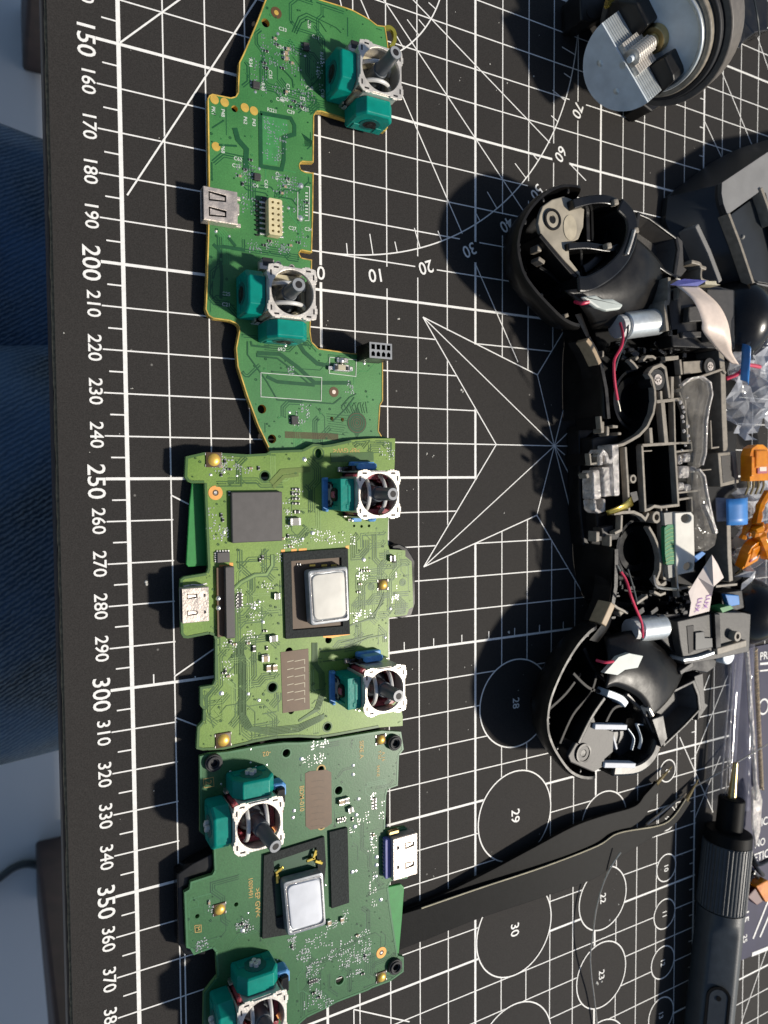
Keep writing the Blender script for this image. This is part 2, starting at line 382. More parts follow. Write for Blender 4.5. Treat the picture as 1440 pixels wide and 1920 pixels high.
    def build(s, name, mats, parent=None, smooth=False, bevel=0.0, seg=2, kind=None, solid=0.0, sub=0, recalc=False):
        me = bpy.data.meshes.new(name)
        vs = [Vector(q) * S for q in s.v]
        lo = Vector((min(q[i] for q in vs) for i in range(3))); hi = Vector((max(q[i] for q in vs) for i in range(3)))
        c = (lo + hi) / 2; c.z = lo.z
        pw = Vector(parent['_w']) if parent is not None and '_w' in parent.keys() else Vector((0, 0, 0))
        me.from_pydata([q - c for q in vs], [], s.f)
        if not isinstance(mats, (list, tuple)): mats = [mats]
        for m in mats: me.materials.append(M[m] if isinstance(m, str) else m)
        me.polygons.foreach_set('material_index', s.mi)
        if recalc:
            import bmesh
            b = bmesh.new(); b.from_mesh(me); bmesh.ops.recalc_face_normals(b, faces=b.faces); b.to_mesh(me); b.free()
        if smooth: me.polygons.foreach_set('use_smooth', [True]*len(me.polygons))
        me.update()
        o = bpy.data.objects.new(name, me); COL.objects.link(o)
        o.location = c - pw; o['_w'] = list(c)
        if parent is not None: o.parent = parent
        if solid: md = o.modifiers.new('solid', 'SOLIDIFY'); md.thickness = solid * S; md.offset = -1
        if sub: md = o.modifiers.new('sub', 'SUBSURF'); md.levels = sub; md.render_levels = sub
        if bevel:
            md = o.modifiers.new('bevel', 'BEVEL'); md.width = bevel * S; md.segments = seg; md.limit_method = 'ANGLE'; md.angle_limit = math.radians(35)
            if not smooth: md.harden_normals = False
        if smooth and not sub:
            try: me.set_sharp_from_angle(angle=math.radians(42))
            except Exception: pass
        if kind: o['kind'] = kind
        return o
_tc = {}
def text_mesh(st, ax='CENTER'):
    k = (st, ax)
    if k not in _tc:
        cu = bpy.data.curves.new('t', 'FONT'); cu.body = st; cu.align_x = ax; cu.align_y = 'CENTER'; cu.resolution_u = 3; cu.size = 1.0; cu.offset = 0.010
        o = bpy.data.objects.new('t', cu); COL.objects.link(o)
        me = bpy.data.meshes.new_from_object(o)
        vs = [tuple(v.co) for v in me.vertices]; fs = [tuple(p.vertices) for p in me.polygons]
        bpy.data.objects.remove(o); bpy.data.curves.remove(cu); bpy.data.meshes.remove(me)
        ys = [v[1] for v in vs]; my = (min(ys)+max(ys))/2
        _tc[k] = ([(v[0], v[1]-my, 0) for v in vs], fs)
    return _tc[k]
def tag(o, label=None, cat=None, group=None, kind=None):
    if label: o['label'] = label
    if cat: o['category'] = cat
    if group: o['group'] = group
    if kind: o['kind'] = kind
    return o
def thing(name, label, cat, loc=(0, 0, 0), group=None):
    o = bpy.data.objects.new(name, None); COL.objects.link(o); o.empty_display_size = 0.01
    o.location = Vector(loc) * S; o['_w'] = list(Vector(loc) * S)
    return tag(o, label, cat, group)
def inst(proto, loc, rz=0.0, parent=None):
    """a copy of a one-mesh part sharing its mesh, placed at loc (mm)"""
    o = proto.copy(); COL.objects.link(o)
    pw = Vector(parent['_w']) if parent is not None else Vector((0, 0, 0))
    o.parent = parent; o.location = Vector(loc) * S - pw; o.rotation_euler = (0, 0, rz)
    return o
def inpoly(p, lp):
    x, y = p; r = False; n = len(lp)
    for i in range(n):
        x1, y1 = lp[i][0], lp[i][1]; x2, y2 = lp[(i+1) % n][0], lp[(i+1) % n][1]
        if (y1 > y) != (y2 > y) and x < (x2-x1)*(y-y1)/(y2-y1)+x1: r = not r
    return r
def circ(c, r, n=20, sx=1.0): return [(c[0]+r*sx*math.cos(2*math.pi*i/n), c[1]+r*math.sin(2*math.pi*i/n)) for i in range(n)]
def smooth_path(pts, k=6):
    """Catmull-Rom through pts"""
    pts = [Vector(p) for p in pts]; out = []
    for i in range(len(pts)-1):
        p0 = pts[max(0, i-1)]; p1 = pts[i]; p2 = pts[i+1]; p3 = pts[min(len(pts)-1, i+2)]
        for j in range(k):
            t = j/k
            out.append(0.5*((2*p1)+(p2-p0)*t+(2*p0-5*p1+4*p2-p3)*t*t+(3*p1-p0-3*p2+p3)*t**3))
    out.append(pts[-1]); return out
# ================================================================== floor, table, mat
mb = MB(); mb.prism([(-1500, -2200), (1500, -2200), (1500, 1500), (-1500, 1500)], -724, -720)
fl = mb.build('floor', 'floor'); tag(fl, kind='structure')
mb = MB(); mb.box((-250, -470, -719.4), (900, 1.6, 0.4)); mb.box((-68, -250, -719.4), (1.6, 1300, 0.4))
j = mb.build('floor_joint', 'cablegrey', fl)
tb = MB(); tb.prism([(-15.9, 420), (-16.0, -1600), (625, -1600), (625, 420)], -9, -2.0); tb.prism([(10, 400), (10, -1580), (600, -1580), (600, 400)], -40, -9)
table = tb.build('table', 'darkwood', bevel=1.2); tag(table, 'dark wooden table top under the black cutting mat', 'table')

cm = thing('cutting_mat', 'large black cutting mat printed with a white grid and a millimetre ruler', 'cutting mat', (115, -260, -2))
mb = MB(); mb.m = 0
mb.prism([(-14.9, 40), (-14.9, -540), (285, -540), (285, 40)], -0.7, 0)
mb.build('mat_surface', 'mat', cm)
M['matcore'] = mat('tan core of the mat', (0.30, 0.23, 0.13), 0.8, var=0.5, scale=900, bump=0.7, bscale=1500)
mb = MB(); 
edge_ = [(-15.35 + random.uniform(-.12, .1), 40 - i*2.0) for i in range(291)]
mb.prism(edge_ + [(285, -540), (285, 40)], -1.98, -0.72)
mb.build('mat_core', 'matcore', cm)

circles = [((115.6, -321.4), 28), ((115.5, -357.8), 29), ((115.4, -395.0), 30), ((115.2, -435.2), 31),
           ((154.0, -368.6), 21), ((153.7, -395.6), 22), ((153.3, -422.8), 23), ((153.0, -451.4), 24),
           ((185.1, -357.0), 8), ((185.0, -374.6), 9), ((185.0, -393.1), 10), ((184.4, -410.3), 11), ((183.8, -428.4), 12), ((183.2, -448.2), 13), ((182.6, -467.5), 14)]
star = [(81.6, -204.0), (123.7, -217.8), (149.6, -182.5), (161, -217.8), (200, -204), (176, -240), (200, -276), (161, -262.1), (149.6, -297.0), (123.7, -262.1), (81.6, -276.0), (107.7, -240.0)]
leftshape = [(10.3, -254.3), (44, -272), (44, -280), (10.3, -298.4), (10.3, -299.4), (14, -300.8), (10.3, -309), (44, -328), (10.3, -366)]
leftblank = [(10.2, -251), (50, -251), (50, -299.2), (10.2, -299.2)]
leftblank2 = [(10.2, -300.8), (50, -300.8), (50, -362), (10.2, -362)]
labels = []                                     # label boxes that interrupt the lines
PC = Vector((50, -100)); PR = 90.0
for dg in range(0, 90, 10):
    a = math.radians(dg); c = PC + Vector((math.sin(a), -math.cos(a))) * (PR + 5.6)
    labels.append((c.x, c.y, 4.2 if dg else 3.0))
def blocked(x, y, thick_u300=False):
    for c, d in circles:
        if (x-c[0])**2 + (y-c[1])**2 < (d/2)**2: return True
    for cx, cy, r in labels:
        if abs(x-cx) < r*0.85 and abs(y-cy) < r*0.72: return True
    if inpoly((x, y), star): return True
    if inpoly((x, y), leftblank) or inpoly((x, y), leftblank2): return True
    if 200.6 < x < 217 and -445 < y < -378: return True
    return False
def runs(p, q):
    p = Vector(p); q = Vector(q); n = int((q-p).length/0.25); out = []; st = None
    for i in range(n+1):
        c = p.lerp(q, i/n); b = blocked(c.x, c.y)
        if not b and st is None: st = c
        if b and st is not None: out.append((st, c)); st = None
    if st is not None: out.append((st, q))
    return out
Z0 = 0.02
def line(m, p, q, wd, z=Z0):
    p = Vector(p); q = Vector(q); d = (q-p).normalized(); nn = Vector((-d.y, d.x))*wd/2
    m._a([(p.x-nn.x, p.y-nn.y, z), (q.x-nn.x, q.y-nn.y, z), (q.x+nn.x, q.y+nn.y, z), (p.x+nn.x, p.y+nn.y, z)], [(0, 1, 2, 3)])
g = MB(); zc = [Z0]
def L(p, q, wd=0.34, clip=True):
    zc[0] += 0.0004
    for a, b in (runs(p, q) if clip else [(Vector(p), Vector(q))]):
        if (b-a).length > 0.4: line(g, a, b, wd, zc[0])
for v in range(0, 281, 10):
    wd = 0.95 if v == 0 else (0.74 if v % 50 == 0 else 0.33)
    L((v, 30), (v, -520), wd)
for u in range(-20, 521, 10):
    wd = 0.68 if u % 50 == 0 else 0.33
    L((-4.9, -u), (275, -u), wd)
    L((-3.6, -u-5), (-0.3, -u-5), 0.34, False)
for k in range(5, 190, 10):
    L((k, -300.2), (k, -297.4), 0.3); L((k, -0.2), (k, 2), 0.3, False)
for k in range(5, 500, 10):
    L((199.8, -k), (197.7, -k), 0.3)
g.build('printed_grid', 'print', cm, kind='stuff')
# protractor, rays, star and circles
g = MB(); Z0 = 0.115; zc = [Z0]
def arc(c, r, a0, a1, wd, n=90, clip=False):
    z = zc[0]; zc[0] += 0.0004; P = lambda a, rr: (c[0]+rr*math.cos(a), c[1]+rr*math.sin(a), z)
    for i in range(n):
        a = a0+(a1-a0)*i/n; b = a0+(a1-a0)*(i+1)/n
        g._a([P(a, r-wd/2), P(a, r+wd/2), P(b, r+wd/2), P(b, r-wd/2)], [(0, 1, 2, 3)])
arc(PC, PR, -math.pi/2, 0, 0.36); arc(PC, 40, -math.pi/2, math.radians(20), 0.36)
D = lambda dg: Vector((math.sin(math.radians(dg)), -math.cos(math.radians(dg))))
for dg in range(5, 90, 5):
    ln = 5.6 if dg % 10 == 0 else 3.0
    L(PC + D(dg)*(PR-ln), PC + D(dg)*PR, 0.3, False)
    if 20 < dg < 80: L(PC + D(dg)*(40-ln*0.9), PC + D(dg)*40, 0.3, False)
for dg, a, b in ((30, 20, 90.5), (30, 99.5, 132), (45, 20, 96), (60, 20, 90.5), (60, 100, 108), (15, 20, 40)):
    L(PC + D(dg)*a, PC + D(dg)*b, 0.34, False)
L((0.3, -149.7), (100, -49.9), 0.4, False)
L((1.2, -184.0), (60, -85), 0.4, False)
for i in range(len(star)): L(star[i], star[(i+1) % len(star)], 0.34, False)
sc0 = (130.8, -240.0)
for p in ((81.6, -204), (81.6, -276), (107.7, -240), (123.7, -217.8), (123.7, -262.1), (134.5, -228.2), (138.0, -234.4), (146, -239.9), (143.9, -248.4), (140.4, -269.1), (146, -262)):
    L(sc0, p, 0.3, False)
for p, q in (((9.9, -254.0), (44, -272.6)), ((9.9, -298.6), (44, -279)), ((9.9, -308.8), (44, -328)), ((206.7, -100), (227, -125.6)), ((200, -122.4), (212, -136)),
             ((229, -85.3), (237, -97)), ((207.2, -324.6), (203.2, -331.5)), ((217.7, -326.4), (200.1, -353.9)), ((191.3, -345.7), (210.4, -378.2)),
             ((214.1, -357.1), (199.5, -379)), ((58, -400.6), (76.2, -411)), ((58, -400.6), (58, -470)), ((246, -441), (229, -469)), ((11.2, -366), (11.2, -520)), ((206.7, -99.9), (260, -99.9))):
    L(p, q, 0.36, False)
for c, d in circles: arc(c, d/2.0, 0, 2*math.pi, 0.42, 72)
g.build('printed_figures', 'print', cm, kind='stuff')
# numbers
nb = MB(); Z0 = 0.15; R90 = -math.pi/2
for u in range(120, 421, 10):
    big = u % 50 == 0
    nb.text(str(u), -6.9 if big else -6.6, -u-(0.6 if big else -0.2), Z0, 5.5 if big else 4.15, R90)
for dg in range(0, 90, 10):
    a = math.radians(dg); c = PC + D(dg)*(PR+5.6)
    nb.text(str(dg), c.x, c.y, Z0, 5.0, math.atan2(D(dg).y, D(dg).x) - math.pi/2)
for c, d in circles:
    nb.text(str(d), c[0], c[1], Z0, 4.6 if d > 28 else 3.6 if d > 20 else 3.0, R90)
nb.build('printed_numbers', 'print', cm, kind='stuff')
# crumbs lying on the mat
cr = MB()
for px, py, r in ((747, 596, 0.7), (866, 733, 0.8), (955, 1185, 0.9), (799, 672, 0.35), (919, 119, 0.45), (935, 42, 0.3), (1011, 66, 0.3), (862, 151, 0.3), (950, 155, 0.5), (1001, 142, 0.5), (945, 962, 0.35),
                  (275, 1091, 1.2), (773, 1255, 0.35), (871, 1251, 0.3), (884, 1247, 0.25), (972, 1295, 0.25), (824, 1405, 0.4), (878, 1368, 0.3), (1120, 1845, 1.1), (1143, 1725, 0.5), (1160, 1695, 0.4), (813, 1643, 0.35),
                  (914, 860, 0.3), (1128, 1840, 0.6), (1034, 600+160, 0.3), (120, 624, 0.35), (247, 728, 0.5), (775, 917, 0.3), (763, 920, 0.25), (812, 855, 0.5), (800, 851, 0.5)):
    c = at(px, py, 0)
    for k in range(3):
        cr.dome((c.x+random.uniform(-.4, .4)*r, c.y+random.uniform(-.5, .5)*r, 0.0), r*random.uniform(.25, .5), r*random.uniform(.2, .4), 6, 2)
for k in range(150):
    x = random.uniform(-12, 240); y = random.uniform(-470, -60); r = random.uniform(0.07, 0.16)
    cr.dome((x, y, 0.0), r, r*0.7, 5, 2)
tag(cr.build('crumbs', 'crumb'), 'pale dust specks and plastic crumbs scattered over the black cutting mat', 'debris', kind='stuff')
# ================================================================== circuit boards
ZA, ZB, ZC = 3.3, 5.0, 6.0
def board(name, label, outline_px, z, thick, holes, mkey, edgekey, group='circuit boards laid in a row on the mat'):
    lp = A(outline_px, z); cx = sum(p.x for p in lp)/len(lp); cy = sum(p.y for p in lp)/len(lp)
    t = thing(name, label, 'circuit board', (cx, cy, 0), group)
    hs = [circ(at(px, py, z), r, 18, sx) for px, py, r, sx in holes]
    mb = MB(); mb.prism(lp, z-thick, z, holes=hs, side_m=1)
    mb.build('board', [mkey, edgekey], t)
    return t, lp, hs
outA = [(497, 0), (520, -60), (640, -60), (587, -5), (633, 9), (660, 18), (693, 36), (707, 47), (722, 49), (724, 60), (727, 80), (729, 100), (728, 160), (727, 217), (727, 240), (722, 247), (623, 216), (603, 210), (594, 210), (589, 218),
        (588, 305), (566, 304), (562, 310), (564, 318), (572, 322), (588, 324), (587, 400), (585, 474), (565, 470), (561, 476), (565, 483), (585, 487), (584, 560), (582, 622), (585, 641), (597, 653), (658, 662), (718, 664), (718, 752), (713, 760), (710, 808), (716, 818), (740, 824), (735, 870), (520, 880), (503, 839), (483, 797), (463, 743), (445, 687), (442, 653), (448, 621), (447, 612), (442, 607), (430, 602), (400, 598), (390, 592), (385, 580), (387, 533), (390, 430), (391, 337), (389, 185), (392, 179), (398, 176), (432, 183), (441, 181), (446, 173), (446, 157), (448, 117), (455, 103), (465, 80), (483, 37)]
holesA = [(498, 43, 1.05, 1), (440, 204, 0.8, 1), (491, 767, 1.15, 1), (510, 823, 1.15, 1), (622, 785, 0.5, 1), (642, 787, 0.5, 1)]
tA, lpA, hA = board('circuit_board', 'long green circuit board with gold edge, topmost in the row', outA, ZA, 1.5, holesA, 'pcbA', 'edge')
outB = [(741, 822), (700, 822), (658, 825), (622, 833), (605, 835), (598, 833), (587, 832), (567, 843), (507, 845), (500, 850), (463, 852), (430, 850), (383, 848), (348, 856), (346, 895), (352, 903), (360, 906), (383, 906), (384, 930), (390, 1065), (387, 1074), (345, 1081), (338, 1086), (337, 1103), (339, 1188), (344, 1196), (352, 1197), (392, 1189), (401, 1192), (403, 1200), (403, 1275), (399, 1284), (375, 1288), (375, 1323), (381, 1330), (380, 1352), (370, 1363), (368, 1404), (380, 1407), (420, 1405), (480, 1391), (520, 1384), (560, 1382), (597, 1384), (628, 1379), (710, 1364), (755, 1361), (755, 1343), (747, 1300), (732, 1258), (728, 1225), (729, 1158), (763, 1153), (767, 1142), (775, 1138), (772, 1053), (760, 1043), (760, 1032), (730, 1030), (727, 1020), (728, 977), (735, 930), (740, 870)]
holesB = [(597, 850, 1.25, 0.75), (497, 893, 1.15, 1), (616, 1200, 0.95, 1), (542, 1221, 1.0, 1), (546, 1331, 1.15, 0.8), (511, 1289, 1.2, 1), (614, 1363, 1.05, 1), (678, 987, 0.4, 1), (692, 986, 0.4, 1), (664, 986, 0.35, 1)]
tB, lpB, hB = board('circuit_board', 'yellow green circuit board with a big square black chip, middle of the row', outB, ZB, 1.0, holesB, 'pcbB', 'edgeB')
outC = [(374, 1418), (392, 1413), (427, 1409), (480, 1399), (507, 1395), (533, 1392), (560, 1392), (577, 1391), (623, 1385), (715, 1370), (752, 1372), (757, 1405), (748, 1417), (746, 1473), (727, 1480), (724, 1492), (722, 1555), (760, 1550), (768, 1557), (768, 1640), (763, 1647), (733, 1652), (728, 1663), (732, 1700), (746, 1792), (757, 1794), (757, 1822), (732, 1840), (697, 1853), (690, 1857), (630, 1880), (613, 1890), (575, 1908), (556, 1925), (548, 1990), (380, 1990), (381, 1920), (382, 1862), (407, 1830), (404, 1785), (398, 1778), (363, 1791), (356, 1779), (349, 1777), (345, 1673), (355, 1667), (357, 1653), (398, 1640), (402, 1632), (400, 1580), (375, 1560), (375, 1520)]
holesC = [(537, 1412, 1.05, 1), (602, 1443, 1.1, 0.75), (635, 1482, 1.15, 1), (603, 1547, 1.0, 0.8), (637, 1838, 1.2, 1), (402, 1432, 1.3, 1), (742, 1394, 1.2, 1), (743, 1815, 1.1, 1), (443, 1696, 0.55, 1), (370, 1718, 0.55, 1)]
tC, lpC, hC = board('circuit_board', 'dark green circuit board with black rubber grommets, lowest in the row', outC, ZC, 1.0, holesC, 'pcbC', 'edgeB')

# ---------- traces, vias, pads, silk screen
def px(b): return {'A': (tA, ZA, lpA), 'B': (tB, ZB, lpB), 'C': (tC, ZC, lpC)}[b]
class Det:
    def __init__(s, k):
        s.t, s.z, s.lp = px(k); s.k = k; s.tr = MB(); s.lt = MB(); s.pad = MB(); s.gd = MB(); s.sk = MB(); s.dk = MB(); s.gs = MB(); s.ol = MB()
        s.zz = s.z + 0.012; s.keep = []
        s.hol = {'A': hA, 'B': hB, 'C': hC}[k]
    def ok(s, p, m=0.5, keep=True):
        if not inpoly(p, s.lp): return False
        for dx, dy in ((m, 0), (-m, 0), (0, m), (0, -m)):
            if not inpoly((p[0]+dx, p[1]+dy), s.lp): return False
        for h in s.hol:
            c = h[0]; cx = sum(q[0] for q in h)/len(h); cy = sum(q[1] for q in h)/len(h)
            if (p[0]-cx)**2 + (p[1]-cy)**2 < 2.9: return False
        if keep:
            for x0, y0, x1, y1 in s.keep:
                if x0 < p[0] < x1 and y0 < p[1] < y1: return False
        return True
    def strip(s, mb, pts, wd):
        s.zz += 0.00025; z = s.zz
        m = len(pts); Ls = []; Rs = []
        for i, p in enumerate(pts):
            a = (pts[i]-pts[i-1]).normalized() if i else (pts[1]-pts[0]).normalized()
            b = (pts[i+1]-pts[i]).normalized() if i < m-1 else a
            t = (a+b); t = t.normalized() if t.length > 0.1 else a; n = Vector((-t.y, t.x)); k = 1/max(0.5, n.dot(Vector((-a.y, a.x))))
            Ls.append(p+n*wd/2*k); Rs.append(p-n*wd/2*k)
        for i in range(m-1):
            mb._a([(Rs[i].x, Rs[i].y, z), (Rs[i+1].x, Rs[i+1].y, z), (Ls[i+1].x, Ls[i+1].y, z), (Ls[i].x, Ls[i].y, z)], [(0, 1, 2, 3)])
    def route(s, n, wd=0.16, gap=0.36, bundle=(1, 5), light=0.15, ln=(3, 10), segs=(2, 6)):
        xs = [p.x for p in s.lp]; ys = [p.y for p in s.lp]; done = 0; tries = 0
        while done < n and tries < n*30:
            tries += 1
            p = Vector((random.uniform(min(xs), max(xs)), random.uniform(min(ys), max(ys))))
            if not s.ok(p, 0.6): continue
            a = random.randrange(8); pts = [p]
            for q in range(random.randint(*segs)):
                step = random.uniform(*ln) * (0.5 if a % 2 else 1); d = Vector((math.cos(a*math.pi/4), math.sin(a*math.pi/4)))
                k = 0.0
                while k < step and s.ok(pts[-1]+d*(k+0.7), 0.7): k += 0.35
                if k > 0.6: pts.append(pts[-1]+d*k)
                a = (a + random.choice((-1, 1))) % 8
            if len(pts) < 2: continue
            done += 1
            nb_ = random.randint(*bundle) if len(pts) > 2 else 1
            mb = s.lt if random.random() < light else s.tr
            for b in range(nb_):
                off = (b - (nb_-1)/2) * gap; q = []
                for i, c in enumerate(pts):
                    da = (pts[i]-pts[i-1]).normalized() if i else (pts[1]-pts[0]).normalized()
                    db = (pts[i+1]-pts[i]).normalized() if i < len(pts)-1 else da
                    t = (da+db).normalized(); nn = Vector((-t.y, t.x)); kk = 1/max(0.5, nn.dot(Vector((-da.y, da.x))))
                    q.append(c+nn*off*kk)
                q = [c for c in q if s.ok(c, 0.25, False)]
                if len(q) > 1: s.strip(mb, q, wd*random.choice((1, 1, 1.5)))
                if q and random.random() < 0.6: s.via(q[-1])
    def via(s, c, r=0.24):
        s.zz += 0.0002
        s.tr.ring(c, r*0.45, r, s.zz-0.01, s.zz+0.02, 8) if random.random() < 0.6 else s.lt.ring(c, r*0.4, r*0.9, s.zz-0.01, s.zz+0.02, 8)
    def vias(s, n):
        xs = [p.x for p in s.lp]; ys = [p.y for p in s.lp]; d = 0
        for _ in range(n*6):
            p = Vector((random.uniform(min(xs), max(xs)), random.uniform(min(ys), max(ys))))
            if s.ok(p, 0.6): s.via(p, random.choice((0.2, 0.26, 0.34))); d += 1
            if d >= n: break
    def pour(s, pts_px, wd=0.5, mb=None):
        s.strip(mb or s.tr, [at(x, y, s.z).to_2d() for x, y in pts_px], wd)
    def dots(s, lst, r=0.55):
        for x, y in lst:
            c = at(x, y, s.z); k = r*random.uniform(.8, 1.15)
            s.pad.dome((c.x, c.y, s.z), k, k*0.45, 8, 2)
    def txt(s, st, x, y, size, rz, gold=False):
        c = at(x, y, s.z); s.zz += 0.0003; (s.gs if gold else s.sk).text(st, c.x, c.y, s.z+0.06+(s.zz-s.z)*0.05, size, rz)
    def marks(s, x, y, w_, h_, n, dens=1):
        """a cluster of small solder pads with silk dashes round them (mm cluster size)"""
        c = at(x, y, s.z)
        for i in range(n):
            a = c.x+random.uniform(-w_, w_)/2; b = c.y+random.uniform(-h_, h_)/2
            if not s.ok((a, b), 0.35, False): continue
            v = random.random() < 0.5; l = random.uniform(0.2, 0.36)
            for q in (-1, 1):
                o = q*random.uniform(0.32, 0.42)
                s.pad.box((a+(0 if v else o), b+(o if v else 0), s.z+0.05), (l if v else l*0.8, l*0.8 if v else l, 0.1))
    def done(s):
        n = s.k
        if s.tr.v: s.tr.build('traces', 'trace'+n, s.t, kind='stuff')
        if s.lt.v: s.lt.build('traces', 'light'+n, s.t, kind='stuff')
        if s.ol.v: s.ol.build('copper_pour', 'edge' if s.k == 'A' else 'olive', s.t, kind='stuff')
        if s.pad.v: s.pad.build('solder_pads', 'solder', s.t, kind='stuff')
        if s.sk.v: s.sk.build('silkscreen', 'silk', s.t, kind='stuff')
        if s.gs.v: s.gs.build('silkscreen', 'goldsilk', s.t, kind='stuff')
    def keepbox(s, x0, y0, x1, y1):
        a = at(x0, y0, s.z); b = at(x1, y1, s.z)
        s.keep.append((min(a.x, b.x), min(a.y, b.y), max(a.x, b.x), max(a.y, b.y)))
# small surface mounted parts: one mesh of each kind, shared by its copies
_pr = {}
def smd_mesh(kind, w_, h_, t_):
    m = MB()
    if kind in ('captan', 'capgrey', 'resblack'):
        m.m = 0; m.box((0, 0, t_/2), (w_*0.56, h_, t_), ch=min(.06, t_/4)); m.m = 1
        for q in (-1, 1): m.box((q*w_*0.39, 0, t_/2), (w_*0.23, h_*1.04, t_*1.06), ch=min(.06, t_/4))
        mats = [kind, 'tin']
    elif kind == 'array':
        m.m = 0; m.box((0, 0, t_/2), (w_*0.6, h_, t_)); m.m = 1
        for i in range(4):
            for q in (-1, 1): m.box((q*w_*0.38, -h_/2+h_*(i+.5)/4, t_*0.45), (w_*0.24, h_*0.13, t_*0.9))
        mats = ['resblack', 'tin']
    else:   # chip with legs on two sides
        m.m = 0; m.box((0, 0, t_/2+.05), (w_*0.72, h_, t_), ch=min(.12, t_/4)); m.m = 1
        n = max(2, int(h_/0.75))
        for i in range(n):
            for q in (-1, 1): m.box((q*w_*0.43, -h_/2+h_*(i+.5)/n, 0.1), (w_*0.16, 0.26, 0.2))
        mats = ['chip', 'tin']
    return m, mats
NAMES = {'captan': 'capacitor', 'capgrey': 'capacitor', 'resblack': 'resistor', 'array': 'resistor_array', 'ic': 'chip'}
def smd(d, kind, x, y, w_, h_, t_=0.5, rz=0.0):
    c = at(x, y, d.z + t_/2); k = (kind, w_, h_, t_)
    if k not in _pr:
        m, mats = smd_mesh(*k); o = m.build(NAMES[kind], mats, None); o.parent = d.t; _pr[k] = o
        pw = Vector(d.t['_w']); o.location = Vector((c.x, c.y, d.z))*S - pw; o.rotation_euler = (0, 0, rz)
    else: inst(_pr[k], (c.x, c.y, d.z), rz, d.t)

H = math.pi/2
# ---------------------------------------------------------------- board A
a = Det('A')
for q in ((612, 60, 762, 250), (448, 470, 600, 640), (383, 338, 458, 435), (485, 366, 540, 450), (486, 215, 556, 320), (660, 630, 740, 680), (618, 670, 668, 705), (645, 762, 692, 822), (482, 695, 608, 755), (612, 720, 640, 750)): a.keepbox(*q)
a.route(62, 0.2, 0.55, (1, 4), 0.12, (2, 8)); a.vias(170)
for pts, wd in (([(548, 60), (560, 32), (575, 25), (630, 52), (640, 62)], .2), ([(552, 62), (563, 38), (576, 31), (600, 42), (612, 60)], .2), ([(556, 64), (566, 43), (577, 37), (595, 45)], .2),
                ([(400, 458), (412, 470), (416, 520), (414, 560)], .8), ([(408, 462), (440, 466), (458, 470)], .7), ([(428, 445), (442, 462)], .7),
                ([(464, 640), (464, 665), (500, 715), (520, 750), (625, 757), (640, 745)], .35), ([(470, 640), (472, 648), (505, 652)], .5), ([(482, 662), (525, 664), (560, 690), (590, 718), (658, 718)], 1.0), ([(482, 662), (482, 668), (520, 672), (552, 696), (582, 722)], .4),
                ([(550, 628), (570, 660), (595, 682), (640, 690)], 1.1), ([(556, 624), (575, 648)], .7), ([(500, 706), (520, 716), (590, 722)], .9),
                ([(640, 762), (655, 745), (668, 738)], .3), ([(624, 790), (650, 765), (664, 745)], .3), ([(440, 240), (446, 262), (462, 280), (460, 320)], 1.3), ([(398, 240), (420, 226)], .3), ([(410, 272), (444, 274)], .5),
                ([(530, 130), (540, 140), (548, 150), (550, 165)], .3), ([(572, 170), (588, 158), (602, 140)], .3)):
    a.pour(pts, wd)
# shield footprint with a frosted inner field
a.pour([(488, 212), (545, 222), (552, 235), (552, 252), (532, 258), (532, 300), (528, 318), (489, 312), (488, 212)], 1.0)
a.lt.sheet(A([(491, 216), (538, 225), (541, 248), (523, 256), (520, 311), (491, 307)], ZA), ZA+0.08)
for i in range(46):
    a.marks(random.uniform(495, 535), random.uniform(222, 300), 0.6, 0.6, 1)
for i in range(9):     # meander lines by the slot
    a.pour([(566+i*2.2, 250+i*1.6), (572+i*2.2, 262+i*1.6), (572+i*2.2, 275)], .13)
for i in range(9):
    a.pour([(612+i*0.8, 776+i*4.5), (650+random.uniform(-8, 8), 780+i*4.5)], .12)
for i in range(10): a.pour([(646+i*4.5, 755), (640+i*5, 765-((i*7) % 13)), (648+i*4.5, 775)], .14)
for i in range(len(lpA)):
    p, q = lpA[i], lpA[(i+1) % len(lpA)]
    if (q-p).length > .3 and p.y < -100 and max(p.x, q.x) > 0 and not (p.y < -238 and q.y < -238):
        d = (q-p).normalized(); n = Vector((-d.y, d.x)); n = n if inpoly(tuple(((p+q)/2)+n*.3), lpA) else -n
        a.strip(a.ol, [p+n*.17, q+n*.17], .30)
for x, y, n, w_, h_ in ((505, 95, 26, 5, 6), (545, 110, 22, 5, 7), (485, 140, 22, 4, 8), (545, 185, 34, 9, 5), (575, 170, 16, 4, 5), (460, 330, 26, 5, 6), (470, 380, 16, 4, 5), (530, 345, 22, 6, 5), (560, 390, 12, 3, 6), (475, 460, 12, 4, 3), (520, 465, 26, 7, 2.5), (560, 445, 10, 5, 4), (545, 345, 14, 4, 4),
                        (560, 785, 12, 3, 3), (572, 770, 12, 3, 3), (545, 700-4, 8, 2, 2), (656, 727, 8, 2, 3), (600, 130, 12, 2, 10), (603, 360, 0, 1, 1)): a.marks(x, y, w_, h_, n)
a.dots([(572, 105), (521, 63), (486, 316), (456, 370), (541, 390), (535, 648), (683, 681), (564, 193), (479, 172), (716, 233), (430, 443), (405, 434), (543, 773)], 0.4)
a.dots([(564, 348), (563, 409)], 0.9)
smd(a, 'captan', 536, 100, 1.5, 0.8, .7, .1); smd(a, 'captan', 537, 110, 1.5, 0.8, .7, .1); smd(a, 'captan', 540, 92, 1.2, .7, .6, .1); smd(a, 'captan', 537, 173, 1.0, .7, .6, H)
